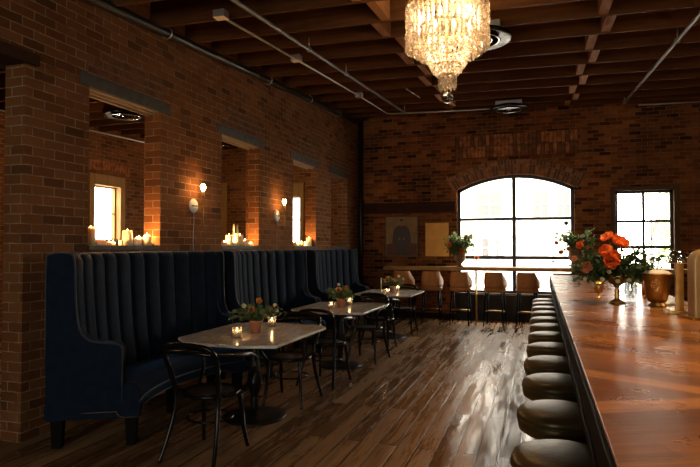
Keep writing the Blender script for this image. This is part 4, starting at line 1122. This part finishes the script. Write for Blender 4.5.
t = thing('brass_mug', 'small brass mug on the bar, left of the compote stem', 'mug', (.50, 5.55, 1.07))
bm = BM(); lathe(bm, [(0, .04), (.03, .045), (.042, .065), (.045, .10), (.044, .145), (.041, .145), (.040, .1), (0, .06)], 28); lathe(bm, [(0, 0), (.032, 0), (.03, .008), (.008, .016), (.008, .045), (0, .045)], 24); obj('mug_body', bm, M['brass'], t)
bm = BM(); tube(bm, spline([(.042, 0, .13), (.07, 0, .125), (.072, 0, .085), (.042, 0, .075)], 5), .004, 6); obj('handle', bm, M['brass'], t)

# pepper mill like brass dispenser, goose-neck tap
t = thing('brass_dispenser', 'slim brass dispenser bottle standing behind the ice bucket', 'bottle', (.95, 6.0, 1.07))
bm = BM(); lathe(bm, [(0, 0), (.03, 0), (.03, .19), (.036, .20), (.036, .30), (.02, .32), (.016, .37), (.022, .38), (.016, .40), (0, .405)], 24); obj('bottle_body', bm, M['brass'], t)
t = thing('goose_neck_tap', 'thin chrome goose-neck tap behind the ice bucket', 'tap', (.90, 5.6, 1.07))
bm = BM(); tube(bm, spline([(0, 0, .0), (0, 0, .18), (-.02, 0, .27), (-.07, 0, .30), (-.12, 0, .27), (-.13, 0, .20)], 6), .007, 8); obj('spout', bm, M['chrome'], t)
bm = BM(); lathe(bm, [(0, 0), (.026, 0), (.026, .01), (.012, .03), (0, .03)], 20); obj('flange', bm, M['chrome'], t)

# the brass post lamp with a clear dome, and the large brass beer tower beside it
t = thing('dome_lamp', 'square brass post with a clear glass dome cap on the bar', 'lamp', (.925, 4.48, 1.07))
bm = BM(); box(bm, -.085, .085, -.10, .10, 0, .018); obj('base_plate', bm, M['brass'], t, bevel=.003)
bm = BM(); box(bm, -.024, .024, -.024, .024, .018, .345); obj('post', bm, M['brass'], t, bevel=.002)
bm = BM(); lathe(bm, [(.078, .348), (.080, .360), (.070, .400), (.045, .430), (0, .442), (0, .438), (.043, .426), (.066, .398), (.074, .356)], 36); obj('glass_dome', bm, M['cut'], t)
bm = BM(); tube(bm, [(.081 * math.cos(q), .081 * math.sin(q), .352) for q in [2 * PI * i / 36 for i in range(36)]], .005, 6, closed=True); lathe(bm, [(0, .340), (.075, .345), (.078, .352), (0, .35)], 32); obj('rim', bm, M['chrome'], t)
t = thing('beer_tower', 'broad cream and brass arched beer tower at the frame edge on the bar', 'beer tower', (1.0, 4.15, 1.07), R(12))
pts = [(-.085, 0), (-.085, .36)] + [(-.085 + .085 * (1 - math.cos(k * PI / 16)), .36 + .085 * math.sin(k * PI / 16)) for k in range(1, 9)] + [(.16, .445), (.16, 0)]
bm = BM(); prism(bm, pts, -.05, .05, lambda p, q, d: (p, d, q), smooth=False); obj('tower_body', bm, M['cream'], t, bevel=.012, segs=3)
bm = BM(); box(bm, -.12, .17, -.10, .10, 0, .015); obj('base_plate', bm, M['brass'], t, bevel=.003)
for k in range(3):
    bm = BM(); tube(bm, [(-.02 + k * .06, -.05, .36), (-.02 + k * .06, -.10, .36), (-.02 + k * .06, -.115, .32)], .008, 8); obj('spout', bm, M['chrome'], t)
bm = BM(); box(bm, -.10, .10, -.35, .35, 0, .012)
for k in range(9): box(bm, -.085, .085, -.32 + k * .075, -.30 + k * .075, .012, .016)
tag(obj('drip_tray', bm, M['satin'], None, (1.02, 5.35, 1.07), bevel=.002), 'flat steel drip tray on the bar beyond the ice bucket', 'drip tray')

# back counter behind the bar (only glimpsed)
t = thing('back_bar', 'dark wooden back counter behind the bar', 'counter', (2.55, 2.5, 0))
bm = BM(); box(bm, 0, .6, 0, 7.5, 0, .9)
for k in range(10): box(bm, -.015, 0, .05 + k * .745, .05 + k * .745 + .69, .1, .85)
obj('cabinet_body', bm, M['beam'], t, bevel=.004)
bm = BM(); box(bm, -.03, .62, -.02, 7.52, .9, .94); obj('worktop', bm, M['casing_dark'], t, bevel=.004)

# ------------------------------------------------------------------ chandelier
CHX, CHY = -.745, 4.8
t = thing('chandelier', 'large tiered crystal chandelier glowing warm white', 'chandelier', (CHX, CHY, 2.82))
def ring(bm, r, z, th_=.008): tube(bm, [(r * math.cos(q), r * math.sin(q), z) for q in [2 * PI * i / 40 for i in range(40)]], th_, 8, closed=True)
bm = BM()
for r_, z in ((.345, .80), (.28, .78), (.225, .60), (.17, .42), (.12, .27), (.06, .19)): ring(bm, r_, z)
for k in range(6):
    a = k * PI / 3
    tube(bm, [(.345 * math.cos(a), .345 * math.sin(a), .80), (.0, 0, .86)], .006, 6); tube(bm, [(.225 * math.cos(a), .225 * math.sin(a), .60), (.12 * math.cos(a), .12 * math.sin(a), .84)], .004, 6)
    tube(bm, [(.225 * math.cos(a), .225 * math.sin(a), .60), (.12 * math.cos(a), .12 * math.sin(a), .27), (.06 * math.cos(a), .06 * math.sin(a), .19)], .004, 6)
tube(bm, [(0, 0, .16), (0, 0, .90)], .012, 8)
obj('frame', bm, M['brass'], t)
bm = BM(); tube(bm, [(0, 0, .86), (0, 0, zc(CHX, CHY) - 2.82 + .01)], .010, 8); lathe(bm, [(0, .845), (.10, .85), (.12, .865), (.05, .885), (0, .885)], 28); obj('stem', bm, M['brass'], t)
def prism_crystal(h, w):
    """a faceted three-sided pendant hanging from z=0 down"""
    bm = BM(); lathe(bm, [(0, 0), (w * .6, -.006), (w, -.02), (w, -h + .022), (w * .45, -h + .004), (0, -h)], 5, smooth=False); return bm
def bead(w): 
    bm = BM(); lathe(bm, [(0, 0), (w * .8, -w * .7), (w, -w * 1.3), (w * .6, -w * 2.3), (0, -w * 3)], 6, smooth=False); return bm
mesh_cache = {}
def crystal(kind, a, r, z, par, rest=None, **kw):
    key = (kind,) + tuple(sorted(kw.items()))
    if rest is not None:
        src = prism_crystal(**kw) if kind == 'p' else bead(**kw)
        src.transform(Matrix.Translation((r * math.cos(a), r * math.sin(a), z)) @ Matrix.Rotation(a, 4, 'Z'))
        me = bpy.data.meshes.new('tmp'); src.to_mesh(me); src.free(); rest.from_mesh(me); bpy.data.meshes.remove(me); return
    if key not in mesh_cache:
        o = obj('crystal', prism_crystal(**kw) if kind == 'p' else bead(**kw), M['crystal'], par); mesh_cache[key] = o.data
    else:
        o = bpy.data.objects.new('crystal', mesh_cache[key]); COL.objects.link(o); o.parent = par
    o.location = (r * math.cos(a), r * math.sin(a), z); o.rotation_euler = (0, 0, a)
rest = BM(); g = random.Random(44)
# outer tier, drooping lower toward the two sides; 100 largest pieces are separate parts
cnt = 0
for k in range(46):
    a = 2 * PI * k / 46
    sep = True
    for (z, h) in ((.79, .20), (.585, .19)):
        if cnt < 100: crystal('p', a, .345, z + .012 * math.sin(3 * a), t, h=h, w=.0155); cnt += 1
        else: crystal('p', a, .345, z + .012 * math.sin(3 * a), t, rest, h=h, w=.0155)
for k in range(34):
    a = 2 * PI * k / 34
    for (z, h) in ((.77, .20), (.565, .21), (.35, .03)): crystal('p', a, .275, z, t, rest, h=h, w=.014) if h > .1 else None
for k in range(26):
    a = 2 * PI * k / 26
    for (z, h) in ((.76, .15), (.60, .18), (.415, .09)): crystal('p', a, .235, z, t, rest, h=h, w=.013)
for (r_, z0, n) in ((.205, .45, 34), (.195, .41, 32), (.18, .37, 30), (.165, .33, 26), (.145, .295, 24), (.12, .26, 20), (.095, .235, 16), (.07, .215, 12)):
    for k in range(n): crystal('b', 2 * PI * k / n + z0 * 9, r_, z0 + g.uniform(-.008, .008), t, rest, w=.017)
for k in range(10): crystal('p', 2 * PI * k / 10, .068, .205, t, rest, h=.145, w=.014)
for k in range(6): crystal('p', 2 * PI * k / 6 + .3, .03, .18, t, rest, h=.12, w=.012)
for k in range(7): ball(rest, (0, 0, .075 + k * .017), .009, 8, 6)
o = obj('crystal_strands', rest, M['crystal'], t); o['kind'] = 'stuff'
bm = BM(); ball(bm, (0, 0, .0), .050, 24, 16)
gm = mat('solid_crystal', (1, 1, 1), .02, noise=None); gb = gm.node_tree.nodes['Principled BSDF']; gb.inputs['Transmission Weight'].default_value = 1.0; gb.inputs['IOR'].default_value = 1.5
bl_ = obj('crystal_ball', bm, gm, t, (0, 0, -.006))
bm = BM(); tube(bm, [(0, 0, .04), (0, 0, .09)], .004, 6); obj('ball_link', bm, M['brass'], t)
for k in range(6):
    a = k * PI / 3 + .3; p = (.16 * math.cos(a), .16 * math.sin(a), .66)
    bm = BM(); lathe(bm, [(0, 0), (.010, .004), (.017, .03), (.012, .06), (0, .085)], 14, p); obj('light_bulb', bm, M['cbulb'], t)
    light('POINT', 'chandelier_light', (CHX + p[0], CHY + p[1], 2.82 + .70), 8, (1, .70, .42), .05)
for z in (.38, .50): light('POINT', 'chandelier_light', (CHX, CHY, 2.82 + z), 4.5, (1, .70, .42), .06)

# ------------------------------------------------------------------ street outside
bm = BM(); box(bm, -30, 30, YF + .5, 60, -.3, -.05); tag(obj('ground', bm, M['ground']), 'pale paving outside the windows', kind='structure')
t = thing('building', 'pale stucco building across the street behind the arched window', 'building', (-5, 22, -.05))
bm = BM(); box(bm, -14, 6.9, 0, 8, 0, 11); obj('wall', bm, M['facade'], t)
for (x0, x1, z0, z1) in ((-2.3, -1.35, 2.76, 3.66), (-.2, .28, 2.70, 3.66), (.62, 1.05, 2.70, 3.66), (-2.1, -1.3, 1.2, 1.9), (-4.6, -3.6, 2.76, 3.66)):
    bm = BM(); box(bm, x0 + 5, x1 + 5, -.05, .1, z0, z1); w = obj('window', bm, M['facadewin'], t)
    bm = BM(); c = (x0 + x1) / 2 + 5; box(bm, c - .02, c + .02, -.07, -.05, z0, z1); box(bm, x0 + 5, x1 + 5, -.07, -.05, (z0 + z1) / 2 - .02, (z0 + z1) / 2 + .02); box(bm, x0 + 4.94, x1 + 5.06, -.10, .05, z0 - .08, z0); obj('window_bar', bm, M['facade'], w)
bm = BM(); box(bm, -14, 6.95, -.15, 0, 2.02, 2.10); obj('ledge', bm, M['facade'], t)
# bare tree and hedge beyond the small window
t = thing('bare_tree', 'bare grey tree outside the small window', 'tree', (3.2, 19, -.05))
g = random.Random(8); bm = BM()
def branch(p, d, L, r, depth):
    q = p + d * L; mid = p + d * L * .5 + rv(g, L * .04); tube(bm, [p, mid, q], [r, r * .85, r * .65], 6)
    if depth:
        for k in range(3 if depth > 2 else 2):
            nd = (d + rv(g, .42) + Vector((0, 0, .12))).normalized(); branch(q, nd, L * .72, r * .6, depth - 1)
branch(Vector((0, 0, 0)), Vector((0, 0, 1)), 1.9, .07, 6)
obj('branches', bm, M['bark'], t)
t = thing('leafy_bush', 'pale green spring foliage outside the small window', 'bush', (5.6, 21.5, -.05))
bm = BM(); g = random.Random(10)
for k in range(5200):
    v = rv(g); v.normalize(); rr = g.uniform(.5, 1) ** .5; p = Vector((v.x * 2.0 * rr, v.y * 1.3 * rr, 2.2 + v.z * 2.2 * rr)); leaf(bm, p, rv(g), rv(g), .14, .09)
tube(bm, [(0, 0, 0), (0, 0, 2)], .1, 8)
obj('foliage', bm, M['hedge'], t)

# ------------------------------------------------------------------ light
w = bpy.data.worlds.new('sky'); SC.world = w; w.use_nodes = True
bg = w.node_tree.nodes['Background']; bg.inputs[0].default_value = (1.0, .89, .74, 1); bg.inputs[1].default_value = 21.0
portal('window_portal', (-.5, YF + .4, 1.8), (R(-90), 0, 0), 2.3, 2.5)
portal('window_portal', (1.88, YF + .4, 1.8), (R(-90), 0, 0), 1.1, 1.8)
for a, b in RW: portal('window_portal', ((a + b) / 2, YB - .35, 1.7), (R(90), 0, 0), 1.0, 2.0)
portal('window_portal', (SX - .35, 9.03, 2.2), (0, R(-90), 0), 1.3, 1.0)
portal('window_portal', (-5.75, YF + .4, 2.3), (R(-90), 0, 0), 1.1, 1.4)
portal('window_portal', (-7.7, YF + .4, 2.3), (R(-90), 0, 0), .9, 1.5)
# pendant lamps over the working side of the bar, off to the right
for p in ((-6.3, 6.4, 2.6), (-6.0, 10.2, 2.5)): light('POINT', 'side_room_fill', p, 26, (1, .60, .28), .12)  # unseen warm lights added to brighten the side room
for y in (1.6, 3.3, 5.0, 6.7):
    o = light('SPOT', 'bar_pendant_light', (1.15, y, 2.95), 130, (1, .62, .28), .15)
    o.data.spot_size = R(100); o.data.spot_blend = .7; o.data.shadow_soft_size = .12
light('POINT', 'back_bar_lamp_light', (2.9, 4.5, 1.9), 45, (1, .60, .27), .2)

cam = bpy.data.cameras.new('camera'); co = bpy.data.objects.new('camera', cam); COL.objects.link(co)
cam.sensor_width = 36; cam.lens = 28.8; cam.clip_start = .05
co.location = (0, 0, 1.53); co.rotation_euler = (R(90) + math.atan(13.5 / 560), 0, math.atan(190 / 560))
SC.camera = co
vs = SC.view_settings; vs.view_transform = 'Standard'; vs.look = 'None'; vs.gamma = 1; vs.use_curve_mapping = False; vs.exposure = 0.12
SC.cycles.max_bounces = 10; SC.cycles.transparent_max_bounces = 24; SC.cycles.sample_clamp_indirect = 4; SC.cycles.caustics_reflective = False; SC.cycles.caustics_refractive = False
SC.cycles.use_denoising = True
